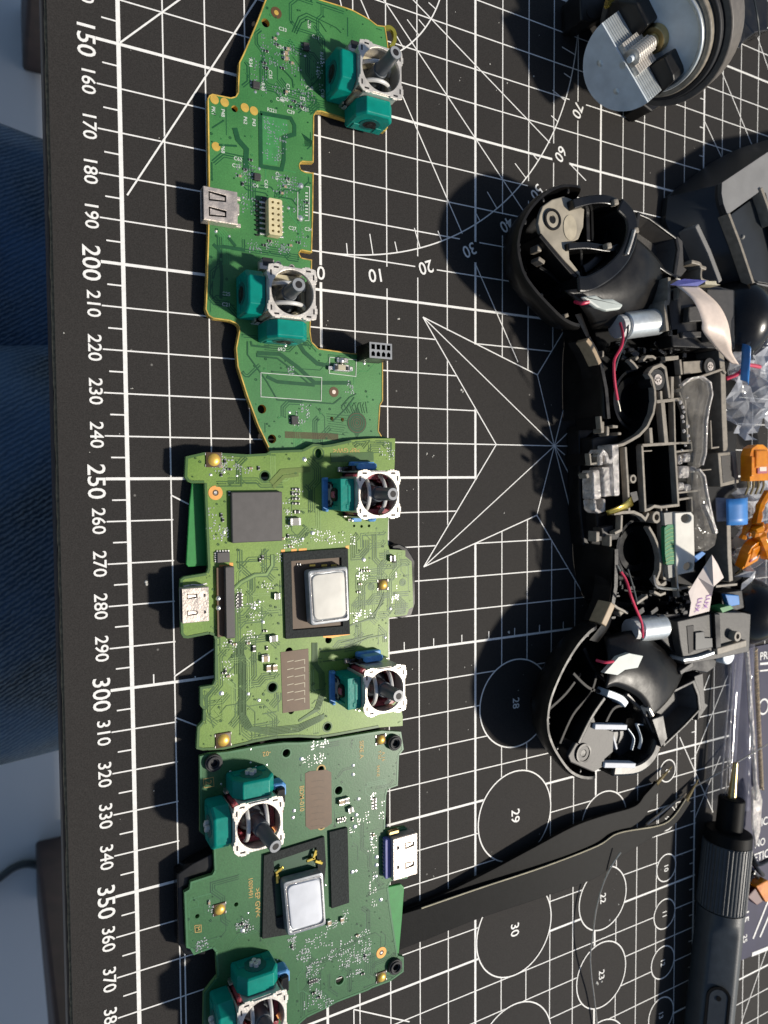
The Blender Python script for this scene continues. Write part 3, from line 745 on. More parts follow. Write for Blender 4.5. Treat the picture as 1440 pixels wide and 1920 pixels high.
for x, y in ((516, 72), (520, 84), (500, 96), (530, 128), (548, 118), (496, 118), (500, 128), (545, 200), (552, 190), (566, 200), (460, 318), (450, 330), (455, 345), (535, 350), (529, 362), (540, 335), (575, 380), (470, 300), (496, 460), (506, 452), (545, 460), (560, 455)): smd(a, 'resblack' if (x+y) % 3 else 'captan', x, y, 1.0, .55, .4, H if (x*y) % 2 else 0)
smd(a, 'ic', 480, 160, 2.6, 1.7, .8); smd(a, 'ic', 482, 332, 2.4, 1.7, .8); smd(a, 'ic', 574, 88, 2.2, 1.9, .8, .1); smd(a, 'ic', 552, 788, 2.6, 2.2, .8, .05); smd(a, 'ic', 496, 392, 1.5, 6, .6)
for st, x, y, r in (('C25', 424, 551, 0), ('C21', 424, 571, 0), ('C11', 592, 70, -.1), ('C26', 580, 46, -H), ('C13', 443, 311, 0), ('C27', 548, 428, 0), ('C34', 578, 430, 0), ('U8', 567, 185, 0), ('C31', 572, 205, 0), ('C4', 479, 348, 0), ('C62', 446, 298, 0), ('R48', 493, 163, -H), ('C33', 530, 55, 0), ('C17', 540, 165, -H), ('R34', 470, 118, -H),
                    ('R221', 510, 207, 0), ('C29', 545, 210, 0), ('C48', 525, 187, 0), ('C34', 525, 88, 0), ('PK1', 400, 208, -H), ('P48', 418, 212, -H), ('P62', 460, 226, -H), ('P43', 476, 230, -H), ('P68', 418, 280, -H), ('C30', 533, 186, 0), ('C16', 520, 330, -H), ('C69', 528, 655, math.pi), ('C12', 598, 140, -H), ('C18', 605, 175, -H), ('R14', 603, 105, -H), ('C38', 580, 165, .1), ('C35', 507, 140, -H), ('C63', 499, 345, -H), ('R23', 541, 340, -H)):
    a.txt(st, x, y, 1.25, r)
for p in ([(489, 699), (603, 708), (602, 752), (489, 744), (489, 699)], [(447, 520), (455, 519)], [(447, 520), (447, 528)], [(448, 582), (448, 591), (462, 592)], [(470, 607), (484, 609), (484, 632), (494, 634)], [(558, 360), (558, 410)], [(573, 350), (580, 351), (579, 414), (571, 414)], [(617, 175), (617, 183), (633, 185)], [(635, 201), (648, 203), (648, 222)], [(618, 670), (668, 675), (667, 706), (617, 700), (618, 670)]):
    q = [at(x, y, ZA).to_2d() for x, y in p]; a.strip(a.sk, q, 0.16)
for i in range(8): a.pour([(572, 362+i*6), (577, 362.5+i*6)], .3, a.sk)
a.done()
for x, y in ((402, 187), (421, 192), (459, 202), (476, 208), (405, 275)):
    c = at(x, y, ZA); m = MB(); m.disc((c.x, c.y), 1.05, ZA+0.09, 0.08, 20); m.build('test_pad', 'gold', tA)
c = at(518, 24, ZA); m = MB(); m.m = 0; m.disc((c.x, c.y), 1.4, ZA+0.07, .06, 20); m.m = 1; m.disc((c.x, c.y), 0.6, ZA+.1, .02, 14); m.build('fiducial_pad', ['brownfilm', 'gold'], tA)
c = at(626, 735, ZA); m = MB(); m.m = 0; m.disc((c.x, c.y), 1.35, ZA+0.07, .06, 22); m.m = 1; m.disc((c.x, c.y), 0.55, ZA+.1, .02, 14); m.build('fiducial_pad', ['brownfilm', 'flex'], tA)
c = at(669, 793, ZA); m = MB(); m.m = 0; m.disc((c.x, c.y), 2.9, ZA+0.06, .05, 32)
m.m = 1
for r0, r1 in ((2.5, 2.65), (1.7, 1.8), (1.1, 1.25), (.5, .65)): m.ring((c.x, c.y), r0, r1, ZA+.06, ZA+.1, 28)
m.m = 0
for k in range(8): m.box((c.x, c.y+2.9+k*0.17, ZA+.04), (1.6-k*.18, .1, .05)); m.box((c.x, c.y-2.8-k*.17, ZA+.04), (1.6-k*.18, .1, .05))
m.build('round_emblem', ['traceA', 'brownfilm'], tA)
m = MB(); q0 = at(535, 815, ZA); 
for i in range(52): m.box((q0.x+i*0.29, q0.y-0.004*i, ZA+.03), (0.16, 1.7, 0.06))
m.build('edge_scale', 'brownfilm', tA, kind='stuff')
m = MB(); m.rib(smooth_path([tuple(q) for q in A([(722, 52), (731, 51), (739, 58), (741, 70), (738, 82), (732, 88)], ZA)], 5), ZA-1, ZA+.05, 1.0); M['yellowtab'] = mat('yellow tab', (0.20, 0.19, 0.02), .4); m.build('yellow_tab', 'yellowtab', tA)
# shallow dark wells at the plated slots are open holes already; port, headers, button
def box_px(m, pts, z0, z1, mi=0):
    m.m = mi; m.prism(A(pts, z1), z0, z1)
def corner(px_, py_, z): return at(px_, py_, z)
# HDMI style port shell: hollow sheet metal box with sprung tongues
def port_shell(t, x0, x1, y0, y1, z0, h, mouth, name, tongues, matn='tinmatte', blue=False):
    m = MB(); th = 0.3; z1 = z0+h; cx = (x0+x1)/2; cy = (y0+y1)/2; W = x1-x0; Hh = y1-y0
    holes = []
    for (ty, tw, tx0, tx1) in tongues:
        holes.append([(x0+W*tx0, y0+Hh*(ty-tw)), (x0+W*tx1, y0+Hh*(ty-tw*.7)), (x0+W*tx1, y0+Hh*(ty+tw*.7)), (x0+W*tx0, y0+Hh*(ty+tw))])
    rr = 0.5
    lp = [(x0, y0+.1), (x1, y0+.1), (x1, y1-.1), (x0, y1-.1)]
    m.prism(lp, z1-th, z1, holes=holes)
    m.box((cx, y0+th/2, z0+h/2-.05), (W, th, h-.25)); m.box((cx, y1-th/2, z0+h/2-.05), (W, th, h-.25))
    m.box((cx, cy, z0+.12), (W, Hh-.7, .2))
    bx = x1-.15 if mouth < 0 else x0+.15
    m.box((bx, cy, z0+h/2), (.3, Hh-.7, h-.7))
    o = m.build(name, matn, t, bevel=.18)
    m = MB(); m.box((cx, cy, z0+h*.4), (W*.9, Hh*.86, h*.5)); m.build('contact_tongue', 'deepblack', o)
    for (ty, tw, tx0, tx1) in tongues:
        m = MB(); yy = y0+Hh*ty; f = 1
        m._a([(x0+W*(tx0+.04), yy-Hh*tw*.62, z1-.10), (x0+W*(tx1-.03), yy-Hh*tw*.32, z1-.35), (x0+W*(tx1-.03), yy+Hh*tw*.32, z1-.35), (x0+W*(tx0+.04), yy+Hh*tw*.62, z1-.10)], [(0, 1, 2, 3)])
        m.build('spring_tongue', matn, o, solid=.15)
    return o
p0 = at(385, 341, 6.4); p1 = at(455, 428, 6.4)
oA = port_shell(tA, p0.x-.5, p1.x-1.2, p1.y+.6, p0.y-.9, ZA, 3.1, -1, 'hdmi_port', ((.27, .14, .15, .66), (.73, .14, .15, .66)))
m = MB()
for yy in (p0.y-1.6, p1.y+1.3): m.box((p1.x-.6, yy, ZA+.5), (1.6, .9, 1.0)); 
m.box((p1.x-.9, (p0.y+p1.y)/2, ZA+1.2), (.9, 3.0, 2.2), ch=.2); m.build('mounting_tab', 'tinmatte', oA, bevel=.12)
# cream board to board header with 2 x 6 holes, pins on its left
c0 = at(503, 370, 6.2); c1 = at(531, 443, 6.2); hw = 3.6; x0 = c0.x; y1 = c0.y; y0 = c1.y
hs = []
for i in range(6):
    for j in range(2): hs.append(circ((x0+1.1+j*1.45, y0+.95+i*(y1-y0-1.9)/5), .33, 8))
m = MB(); m.prism([(x0, y0+.3), (x0+.3, y0), (x0+hw-.3, y0), (x0+hw, y0+.3), (x0+hw, y1-.3), (x0+hw-.3, y1), (x0+.3, y1), (x0, y1-.3)], ZA+.4, ZA+3.0, holes=hs)
hd = m.build('board_connector', 'cream', tA, bevel=.1)
m = MB(); m.box((x0+hw/2, (y0+y1)/2, ZA+.6), (hw-.4, y1-y0-.4, .5)); m.build('socket_floor', 'beige', hd)
pm = MB(); pm.box((0, 0, .35), (1.5, .42, .7)); pin = pm.build('pin', 'tin', None, bevel=.06)
pin.parent = hd; first = True
for i in range(7):
    for q, xx in ((0, x0-.8), (1, x0+hw+.45)):
        loc = (xx, y0+.6+i*(y1-y0-1.2)/6, ZA)
        if first: pin.location = Vector(loc)*S-Vector(hd['_w']); first = False
        else: inst(pin, loc, 0, hd)
m = MB()
for i in range(8): m.box((x0-2.0, y0+.2+i*(y1-y0-.6)/7, ZA+.25), (.9, .3, .5))
m.build('pin_shadow_pads', 'resblack', hd, kind='stuff')
# black 2 x 4 socket strip
zt = 11.2; q0 = at(693, 641, zt); q1 = at(735, 674, zt); x0, x1, y1, y0 = q0.x, q1.x, q0.y, q1.y
hs = []
for i in range(4):
    w_ = (x1-x0-.5)/4; xx = x0+.25+w_*i
    hs.append([(xx+.25, y0+(y1-y0)*.56), (xx+w_-.2, y0+(y1-y0)*.56), (xx+w_-.2, y1-.45), (xx+.25, y1-.45)])
    hs.append([(xx+.25, y0+.5), (xx+w_-.2, y0+.5), (xx+w_-.2, y0+(y1-y0)*.34), (xx+w_*.5, y0+(y1-y0)*.46), (xx+.25, y0+(y1-y0)*.34)])
m = MB(); m.m = 0; m.prism([(x0, y0), (x1, y0), (x1, y1), (x0, y1)], zt-7.6, zt-.12, holes=hs)
m.m = 1; m.prism([(x0-.02, y0-.02), (x1+.02, y0-.02), (x1+.02, y1+.02), (x0-.02, y1+.02)], zt-.12, zt, holes=hs)
so = m.build('socket_strip', ['blackplastic', 'shafttip'], tA)
# side push button, silver
c = at(640, 690, ZA+.8); m = MB(); m.m = 0; m.box((c.x, c.y, ZA+.7), (4.6, 1.9, 1.2), ch=.2); m.m = 1; m.box((c.x-.2, c.y+.1, ZA+1.35), (2.3, 1.4, .5), ch=.15)
m.m = 0; m.box((c.x-3, c.y-.2, ZA+.5), (1.4, .9, .6)); m.m = 2; m.box((c.x-1.8, c.y-.1, ZA+1.1), (.6, 1.2, .8)); m.box((c.x+1.5, c.y-.1, ZA+1.1), (.7, 1.0, .8)); m.m = 0; m.box((c.x+2.6, c.y-.1, ZA+1), (1.0, 1.2, .9), ch=.1)
m.box((c.x+.5, c.y+2.1, ZA+.4), (3.4, 1.4, .5), ch=.15); m.dome((c.x+.2, c.y+2.0, ZA+.6), .9, .7)
m.build('push_button', ['tin', 'beige', 'resblack'], tA)

# ---------------------------------------------------------------- board B
b = Det('B')
for q in ((600, 862, 762, 985), (428, 912, 534, 1022), (526, 1022, 662, 1202), (412, 1055, 446, 1205), (522, 1212, 584, 1342), (612, 1222, 768, 1350), (335, 1098, 398, 1172), (385, 848, 420, 882), (388, 908, 420, 940), (404, 1372, 438, 1404), (405, 1030, 436, 1062)): b.keepbox(*q)
for q in ((612, 836, 690, 856), (520, 1180, 525, 1185)): b.keepbox(*q)
b.route(100, 0.2, 0.56, (1, 4), 0.2, (2, 8)); b.vias(240)
for k in range(6):
    o = k*2.6
    b.pour([(444+o, 1205), (444+o, 1225), (448+o, 1235), (448+o, 1340), (462+o*.9, 1368-o*.4), (505, 1378-o), (560, 1372-o), (600, 1352-o*.8), (608, 1346-o*.5)], .22)
for k in range(5):
    o = k*2.4
    b.pour([(585+o, 1205), (585+o, 1245), (598+o, 1262), (600+o, 1300), (590+o, 1330), (560, 1350+o*.3)], .2)
b.pour([(436, 1108), (452, 1092), (478, 1078), (500, 1078), (511, 1060), (511, 1040)], 1.1, b.tr)
b.pour([(437, 1108), (453, 1092), (478, 1079), (500, 1077), (510, 1060), (510, 1040)], .55, b.lt)
b.pour([(508, 906), (528, 884), (582, 880)], 1.3, b.ol); b.pour([(512, 914), (532, 894), (560, 890)], .9, b.ol)
b.pour([(620, 858), (700, 856)], 2.4, b.tr)
for k in range(5): b.pour([(640+k*6, 1180-k*3), (690+k*3, 1160), (720, 1130-k*5)], .18)
b.pour([(600, 1222), (640, 1218), (690, 1196), (722, 1190)], .3); b.pour([(605, 1240), (660, 1234), (700, 1225)], .3); b.pour([(640, 1205), (700, 1190)], .3)
for x, y, n, w_, h_ in ((410, 870, 22, 5, 4), (430, 870, 14, 4, 3), (395, 970, 18, 3, 6), (415, 1000, 20, 4, 3), (555, 925, 8, 3, 2), (550, 1015, 16, 5, 3), (540, 965, 14, 2, 7), (525, 1045, 8, 2, 2), (455, 880, 12, 4, 2), (680, 1075, 12, 3, 4), (740, 1100, 10, 3, 8), (450, 1125, 8, 1.5, 5), (480, 1145, 16, 4, 5), (432, 1212, 10, 3, 3), (425, 1255, 12, 3, 5), (690, 1150, 6, 3, 2), (640, 1010, 14, 8, 3), (745, 840, 14, 2, 3), (725, 845, 14, 5, 4), (668, 1155, 8, 3, 3), (470, 1195, 10, 3, 3), (500, 1100, 10, 3, 3), (600, 1005, 18, 7, 3)): b.marks(x, y, w_, h_, n)
b.dots([(571, 861), (586, 999), (567, 1010), (682, 1049), (493, 1166), (415, 1300), (465, 1301), (485, 1313), (672, 1152), (732, 1141)], 0.62)
b.dots([(480, 1134), (476, 1140), (486, 1128), (722, 1195), (676, 1144), (395, 890), (437, 1100), (420, 998), (660, 868), (420, 885), (444, 892)], 0.4)
for i in range(4): smd(b, 'resblack', 551, 917+i*9, 1.0, .55, .45, 0); smd(b, 'resblack', 558, 917+i*9, 1.0, .55, .45, 0)
smd(b, 'resblack', 557, 960, 1.5, .8, .5); smd(b, 'capgrey', 553, 978, 2.8, 1.9, 1.2); smd(b, 'capgrey', 512, 1197, 2.2, 1.6, 1.0, 0.05); smd(b, 'capgrey', 519, 1118, 1.5, 1.6, .9)
smd(b, 'captan', 497, 1235, 2.0, 1.5, .9); smd(b, 'captan', 503, 1253, 1.7, 1.2, .8, H); smd(b, 'captan', 515, 1252, 1.7, 1.2, .8, H); smd(b, 'resblack', 476, 1216, 1.6, .8, .6, H); smd(b, 'capgrey', 497, 1230, 1.8, .8, .6)
smd(b, 'array', 450, 1125, 1.4, 3.4, .4); smd(b, 'array', 446, 1190-62, 1.0, 3.2, .3); smd(b, 'resblack', 735, 1047, 1.6, 1.6, 1.0); smd(b, 'ic', 738, 1050, 1.7, 1.4, 1)
for x, y in ((422, 865), (415, 875), (430, 880), (470, 878), (485, 878), (415, 966), (418, 975), (530, 1010), (540, 1005), (423, 1258), (428, 1268), (420, 1262), (432, 1203), (440, 1208), (548, 925), (545, 1025), (487, 1050), (492, 1045), (690, 1070), (680, 1070), (675, 1095), (672, 1110), (560, 1058), (466, 1206), (500, 1215), (497, 1183), (415, 890), (430, 925)): smd(b, 'resblack' if (x*3+y) % 4 else 'captan', x, y, 1.0, .55, .4, H if (x+y) % 2 else 0)
for i in range(len(lpB)):
    p, q = lpB[i], lpB[(i+1) % len(lpB)]
    if (q-p).length > .3 and min(p.x, q.x) < 55:
        d = (q-p).normalized(); n = Vector((-d.y, d.x)); n = n if inpoly(tuple(((p+q)/2)+n*.3), lpB) else -n
        b.strip(b.tr, [p+n*.32, q+n*.32], .6)  # dark edge band standing for the board's thickness and shadow
b.txt('>EP GW<', 650, 845, 1.9, math.pi, True)
for i in range(26): b.pour([(405+random.uniform(-22, 20), 1300+random.uniform(-10, 60)), ]*1+[(405+random.uniform(-22, 20), 1300+random.uniform(-10, 60))], .1, b.lt) if i % 3 == 0 else None
b.done()
ch0 = at(434, 923, ZB+1.3); ch1 = at(530, 1014, ZB+1.3)
m = MB(); m.box(((ch0.x+ch1.x)/2, (ch0.y+ch1.y)/2, ZB+.7), (ch1.x-ch0.x, ch0.y-ch1.y, 1.2), ch=.15); m.build('processor_chip', 'chipgrey', tB)
q0 = at(421, 1063, ZB+2.6); q1 = at(443, 1196, ZB+2.6)
m = MB(); m.box(((q0.x+q1.x)/2, (q0.y+q1.y)/2, ZB+1.4), (2.1, q0.y-q1.y, 2.5), ch=.15); fc = m.build('ribbon_connector', 'chipgrey', tB)
m = MB(); m.box(((q0.x+q1.x)/2-1.9, (q0.y+q1.y)/2, ZB+.5), (1.8, q0.y-q1.y-.6, .8)); m.build('locking_bar', 'brownfilm', fc)
m = MB()
for yy in (1122, 1140): c = at(408+2, yy, ZB+1); m.dome((c.x, c.y, ZB+.8), .7, .6)
m.build('solder_joint', 'solder', fc)
m = MB(); q0 = at(407, 1036, ZB+.8); q1 = at(431, 1054, ZB+.8); m.m = 0; m.box(((q0.x+q1.x)/2, (q0.y+q1.y)/2, ZB+.45), (q1.x-q0.x, q0.y-q1.y, .8), ch=.1); m.m = 1
for k in range(5):
    m.box((q0.x+.2+k*(q1.x-q0.x-.4)/4, q0.y+.2, ZB+.2), (.35, .5, .35)); m.box((q0.x-.2, q0.y-.2-k*(q0.y-q1.y-.5)/4, ZB+.2), (.5, .3, .35))
m.build('chip', ['chipgrey', 'tin'], tB)
m = MB(); m.sheet(A([(411, 1059), (426, 1059), (426, 1064), (411, 1064)], ZB), ZB+.06); m.sheet(A([(430, 1055), (437, 1055), (437, 1061), (430, 1061)], ZB), ZB+.06); m.build('gold_pad', 'copperring', tB)
m = MB(); m.sheet(A([(526, 1223), (578, 1216), (581, 1329), (530, 1337)], ZB), ZB+.09); bf = m.build('brown_window', 'brownfilm', tB)
m = MB()
for i in range(6):
    y = 1240+i*14.5
    q = [at(x, yy, ZB).to_2d() for x, yy in ((552, y), (571, y-4), (571, y+5))]; m.rib(q, ZB+.09, ZB+.12, .16)
    q = [at(x, yy, ZB).to_2d() for x, yy in ((538, y+1), (550, y-2))]; m.rib(q, ZB+.09, ZB+.13, .18)
m.build('contact_comb', 'trace', bf, kind='stuff') if False else m.build('contact_comb', 'beige', bf, kind='stuff')
def annulus(t, x, y, z, r0, r1, name='ring_pad'):
    c = at(x, y, z); m = MB(); m.m = 0; m.ring((c.x, c.y), r0, r1, z-.02, z+.09, 28); m.m = 1; m.disc((c.x, c.y), r0*.95, z+.05, .04, 18); m.m = 2; m.disc((c.x, c.y), r0*.5, z+.1, .04, 12)
    m.build(name, ['copperring', 'holebrown', 'tin'], t)
M['holebrown'] = mat('dull brown pad', (0.10, 0.06, 0.03), .5)
annulus(tB, 404, 924, ZB, .75, 1.75); annulus(tC, 715, 1786, ZC, .7, 1.55)
def tact(t, x, y, z, r=1.5, sq=1.9):
    c = at(x, y, z+.8); m = MB(); m.m = 0; m.box((c.x, c.y, z+.2), (sq*2, sq*1.9, .4), ch=.1); m.m = 1; m.dome((c.x, c.y, z+.4), r, .65, 16, 3)
    m.m = 2
    for q in ((-1, -1), (1, -1), (1, 1), (-1, 1)): m.box((c.x+q[0]*sq*.95, c.y+q[1]*sq*.75, z+.12), (.5, .6, .25))
    m.build('tact_switch', ['holebrown', 'gold', 'tin'], t, smooth=True)
tact(tB, 402, 862, ZB, 1.55); tact(tB, 720, 1097, ZB, 1.25, 1.5); tact(tB, 420, 1389, ZB, 1.55)
tact(tC, 716, 1388, ZC, 1.2, 1.4); tact(tC, 413, 1707, ZC, 1.3, 1.5); tact(tC, 717, 1834, ZC, 1.3, 1.5)
def hole_ring(t, x, y, z, r, k='traceB'):
    c = at(x, y, z); m = MB(); m.ring((c.x, c.y), r, r+.35, z-.02, z+.05, 20); m.build('hole_ring', k, t)
for x, y, r in ((597, 850, 1.3), (497, 893, 1.15), (511, 1289, 1.2), (614, 1363, 1.1), (696, 1100, .7), (755, 1092, .7)): hole_ring(tB, x, y, ZB, r)
m = MB()
for x, y in ((696, 1100), (755, 1092)): c = at(x, y, ZB); m.disc((c.x, c.y), .6, ZB+.03, .02, 12)
m.build('plugged_hole', 'traceB', tB)
p0 = at(341, 1102, ZB+3); p1 = at(392, 1166, ZB+3)
port_shell(tB, p0.x, p1.x, p1.y+.2, p0.y-.2, ZB, 3.1, -1, 'usb_port', ((.28, .07, .18, .56), (.76, .07, .18, .56), (.28, .045, .8, .88), (.76, .045, .8, .88)))
m = MB(); m.rib([at(x, y, ZB).to_2d() for x, y in ((344, 1099), (361, 1096), (375, 1097), (388, 1094))], ZB, ZB+.12, .3); m.build('port_outline', 'tin', tB)
# speaker on black foam, one on each of the two controller boards
def speaker(t, z, foam, inner, top, lbl, face):
    f = A(foam, z+.6); h_ = A(inner, z+.6)
    m = MB(); m.prism(f, z+.02, z+.7, holes=[h_]); fo = m.build('foam_gasket', 'foam', t)
    m = MB(); m.sheet(A(inner, z), z+.12); m.build('shield_floor', 'holebrown' if face == 'speakerB' else 'traceC', fo)
    zt = z+3.6; c = [at(x, y, zt).to_2d() for x, y in top]
    def sh(k, r):
        o = []; ce = sum(c, Vector((0, 0)))/4
        for i in range(4):
            p = c[i]; a = (c[i-1]-p).normalized(); b_ = (c[(i+1) % 4]-p).normalized(); p = p + (ce-p).normalized()*k*1.414
            for j in range(5):
                tt = j/4; o.append(p + a*r*(1-tt)**2 + b_*r*tt**2)
        return o
    m = MB(); rings = [[(q.x, q.y, zz) for q in sh(k, r)] for k, r, zz in ((.1, .9, z+.75), (0, .9, zt-.5), (.15, .9, zt-.1), (.5, 1.0, zt), (.75, 1.1, zt-.02), (.95, 1.2, zt-.3))]
    if Vector((c[1]-c[0])).cross(c[2]-c[1]) > 0 if False else False: pass
    m.loft(rings, True, True); sp = m.build('speaker', 'speakerframe', t, smooth=True, recalc=True)
    tag(sp, lbl)
    m = MB(); rings = [[(q.x, q.y, zz) for q in sh(k, r)] for k, r, zz in ((1.15, 1.6, zt-.28), (1.3, 1.6, zt+.12), (1.6, 1.6, zt+.22))]
    m.loft(rings, False, True); m.build('diaphragm', face, sp, smooth=True, recalc=True)
    m = MB(); m.rib(sh(.72, 1.1), zt-.02, zt+.07, .16, closed=True); m.build('frame_bead', 'clearbright', sp)
    return fo
fo = speaker(tB, ZB, [(531, 1037), (652, 1028), (656, 1189), (536, 1198)], [(546, 1052), (640, 1045), (643, 1174), (549, 1182)], [(577, 1070), (652, 1061), (656, 1164), (583, 1174)], 'cream faced speaker', 'speakerB')
m = MB()
for x in (585, 607, 625): c = at(x, 1060, ZB); m.box((c.x, c.y, ZB+.25), (1.6, .5, .12))
m.m = 0; m.build('gold_glue_marks', 'goldfoil', fo, kind='stuff')
m = MB(); m.sheet(A([(606, 1191), (656, 1184), (656, 1190), (640, 1192), (622, 1196), (606, 1195)], ZB), ZB+.05)
for x0, x1 in ((527, 534), (546, 556), (560, 575), (648, 654)): m.sheet(A([(x0, 1031-(x0-527)*.06), (x1, 1030-(x0-527)*.06), (x1, 1036-(x0-527)*.06), (x0, 1037-(x0-527)*.06)], ZB), ZB+.05)
m.build('gold_pads', 'copperring', tB, kind='stuff')
# frayed strips of the torn shield along the foam
def carrier(t, pts, z0, z1, name, k): m = MB(); m.prism(A(pts, z1), z0, z1); return m.build(name, k, t, bevel=.3)
carrier(tB, [(735, 1024), (750, 1020), (765, 1028), (778, 1050), (779, 1130), (772, 1152), (752, 1160), (735, 1156)], .4, 3.6, 'touchpad_contact_carrier', 'blackgloss')
carrier(tC, [(332, 1640), (360, 1620), (400, 1600), (402, 1640), (385, 1790), (346, 1790), (334, 1770)], .4, 4.6, 'touchpad_contact_carrier', 'blackgloss')
carrier(tB, [(384, 908), (360, 905), (355, 948), (349, 1058), (353, 1063), (384, 1061), (400, 1058), (400, 910)], 1.6, 2.4, 'green_backing_film', 'film')
carrier(tC, [(715, 1668), (728, 1663), (752, 1658), (758, 1664), (754, 1720), (748, 1788), (746, 1800), (720, 1800)], 3.6, 4.6, 'green_backing_film', 'film')
for y in (871, 1385): pass

# ---------------------------------------------------------------- board C
c_ = Det('C')
for q in ((382, 1425, 552, 1612), (488, 1568, 618, 1765), (612, 1556, 660, 1708), (566, 1440, 625, 1556), (722, 1560, 790, 1652), (385, 1800, 556, 1930), (380, 1412, 425, 1456), (725, 1375, 762, 1412)): c_.keepbox(*q)
for q in ((666, 1380, 725, 1460), (462, 1640, 492, 1720), (485, 1405, 520, 1420), (556, 1470, 575, 1525)): c_.keepbox(*q)
c_.route(45, 0.16, 0.5, (1, 3), 0.35, (2, 7)); c_.vias(120)
for x, y, n, w_, h_ in ((600, 1395, 16, 5, 1.5), (587, 1425, 22, 6, 2.5), (470, 1640, 0, 1, 1), (453, 1733, 18, 3, 3), (378, 1770, 20, 3, 3), (547, 1770, 18, 2, 4), (570, 1790, 24, 4, 4), (595, 1765, 22, 6, 4), (620, 1735, 14, 4, 3), (590, 1818, 28, 5, 5), (590, 1850, 14, 3, 4), (590, 1875, 22, 6, 3), (640, 1780, 34, 8, 5), (660, 1800, 40, 8, 3), (680, 1760, 16, 5, 4), (685, 1790, 16, 3, 4), (665, 1825, 12, 5, 1.2), (645, 1720, 10, 2, 3), (700, 1580, 14, 3, 6), (697, 1650, 8, 2, 4), (700, 1500, 12, 1.5, 5), (680, 1535, 10, 4, 3), (610, 1880, 14, 4, 2), (715, 1520, 8, 1.5, 6), (700, 1680, 10, 2, 6), (465, 1740, 10, 2, 3), (395, 1700, 6, 1, 3), (660, 1560, 4, 1.5, 2), (545, 1725, 10, 2, 4)): c_.marks(x, y, w_, h_, n)
c_.dots([(565, 1423), (662, 1435), (662, 1452), (672, 1498), (696, 1573), (665, 1550), (706, 1607), (706, 1622), (705, 1643), (667, 1633), (714, 1687), (455, 1745), (551, 1520), (549, 1533), (660, 1635), (668, 1528)], .6)
c_.dots([(480, 1438), (470, 1430), (500, 1434), (432, 1447), (415, 1470), (392, 1510), (390, 1530), (470, 1405), (450, 1808), (520, 1800), (610, 1660), (465, 1712)], .28)
smd(c_, 'captan', 640, 1503, 1.6, 1.6, 1.0, H); smd(c_, 'capgrey', 650, 1500, 1.5, 1.3, .9, H); smd(c_, 'capgrey', 657, 1518, 1.5, 1.5, .9, .2); smd(c_, 'array', 702, 1507, 1.2, 3.4, .3); smd(c_, 'array', 640, 1537, 1.2, 2.6, .35, H); smd(c_, 'captan', 617, 1730, 1.5, 1.1, .7, H)
smd(c_, 'captan', 641, 1724, 1.3, 1.0, .7, H); smd(c_, 'array', 587, 1840, 1.1, 2.6, .35, H)
for x, y in ((453, 1733), (462, 1738), (548, 1775), (598, 1870), (588, 1862), (685, 1792), (670, 1754), (680, 1838-12), (661, 1536), (645, 1535), (700, 1565), (392, 1693)): smd(c_, 'resblack' if (x+y) % 3 else 'captan', x, y, 1.0, .55, .4, H if (x+y) % 2 else 0)
for st, x, y, s_, r in (('SIDE A', 678, 1405, 1.7, -H), ('BDM-010', 566, 1497, 1.75, -H), ('>EP GW<', 483, 1692, 1.8, -H), ('1009491', 470, 1665, 1.6, -H), ('-02', 500, 1413, 1.7, math.pi), ('2', 391, 1467, 2.2, -H), ('94V-0', 709, 1445, 1.3, -H), ('Y 02', 712, 1415, 1.3, -H), ('A 16', 719, 1418, 1.4, -H), ('M', 371, 1741, 1.4, -H)): c_.txt(st, x, y, s_, r, True)
for p in ([(381, 1461), (400, 1457), (401, 1474), (383, 1477), (381, 1461)], [(365, 1735), (377, 1734), (377, 1747), (366, 1748), (365, 1735)]): c_.strip(c_.gs, [at(x, y, ZC).to_2d() for x, y in p], .16)
# the pale outline that runs along the board's edge
for i in range(len(lpC)):
    p, q = lpC[i], lpC[(i+1) % len(lpC)]
    if (q-p).length > .4 and p.y > -430 and q.y > -430:
        d = (q-p).normalized(); n = Vector((-d.y, d.x)); n = n if inpoly((((p+q)/2)+n*.4), lpC) else -n
        c_.strip(c_.lt, [p+n*.3, q+n*.3], .5)
c_.done()
m = MB(); m.sheet(A([(572, 1450), (580, 1446), (612, 1443), (621, 1448), (622, 1543), (612, 1551), (582, 1556), (573, 1549)], ZC), ZC+.08); bw = m.build('brown_window', 'brownfilm', tC)
m = MB()
for i in range(8): m.rib([at(x, y+i*12, ZC).to_2d() for x, y in ((583, 1466), (598, 1463), (608, 1464))], ZC+.08, ZC+.1, .14)
m.build('contact_comb', 'holebrown', bw, kind='stuff')
for x, y, r in ((537, 1412, 1.1), (635, 1482, 1.15), (637, 1838, 1.2)): hole_ring(tC, x, y, ZC, r, 'lightC')
for x, y in ((602, 1443), (603, 1547)): hole_ring(tC, x, y, ZC, 1.0, 'goldsilk')
def foampad(t, pts, z, h, name): m = MB(); m.prism(A(pts, z+h), z+.02, z+h); return m.build(name, 'foam', t, bevel=.12)
foampad(tC, [(618, 1560), (652, 1552), (655, 1693), (622, 1704)], ZC, .7, 'foam_strip')
speaker(tC, ZC, [(495, 1604), (608, 1569), (611, 1620), (600, 1735), (540, 1752), (492, 1760)], [(513, 1615), (593, 1588), (596, 1630), (590, 1700), (518, 1722)], [(531, 1655), (606, 1635), (612, 1735), (540, 1757)], 'bluish white faced speaker', 'speakerC')
m = MB()
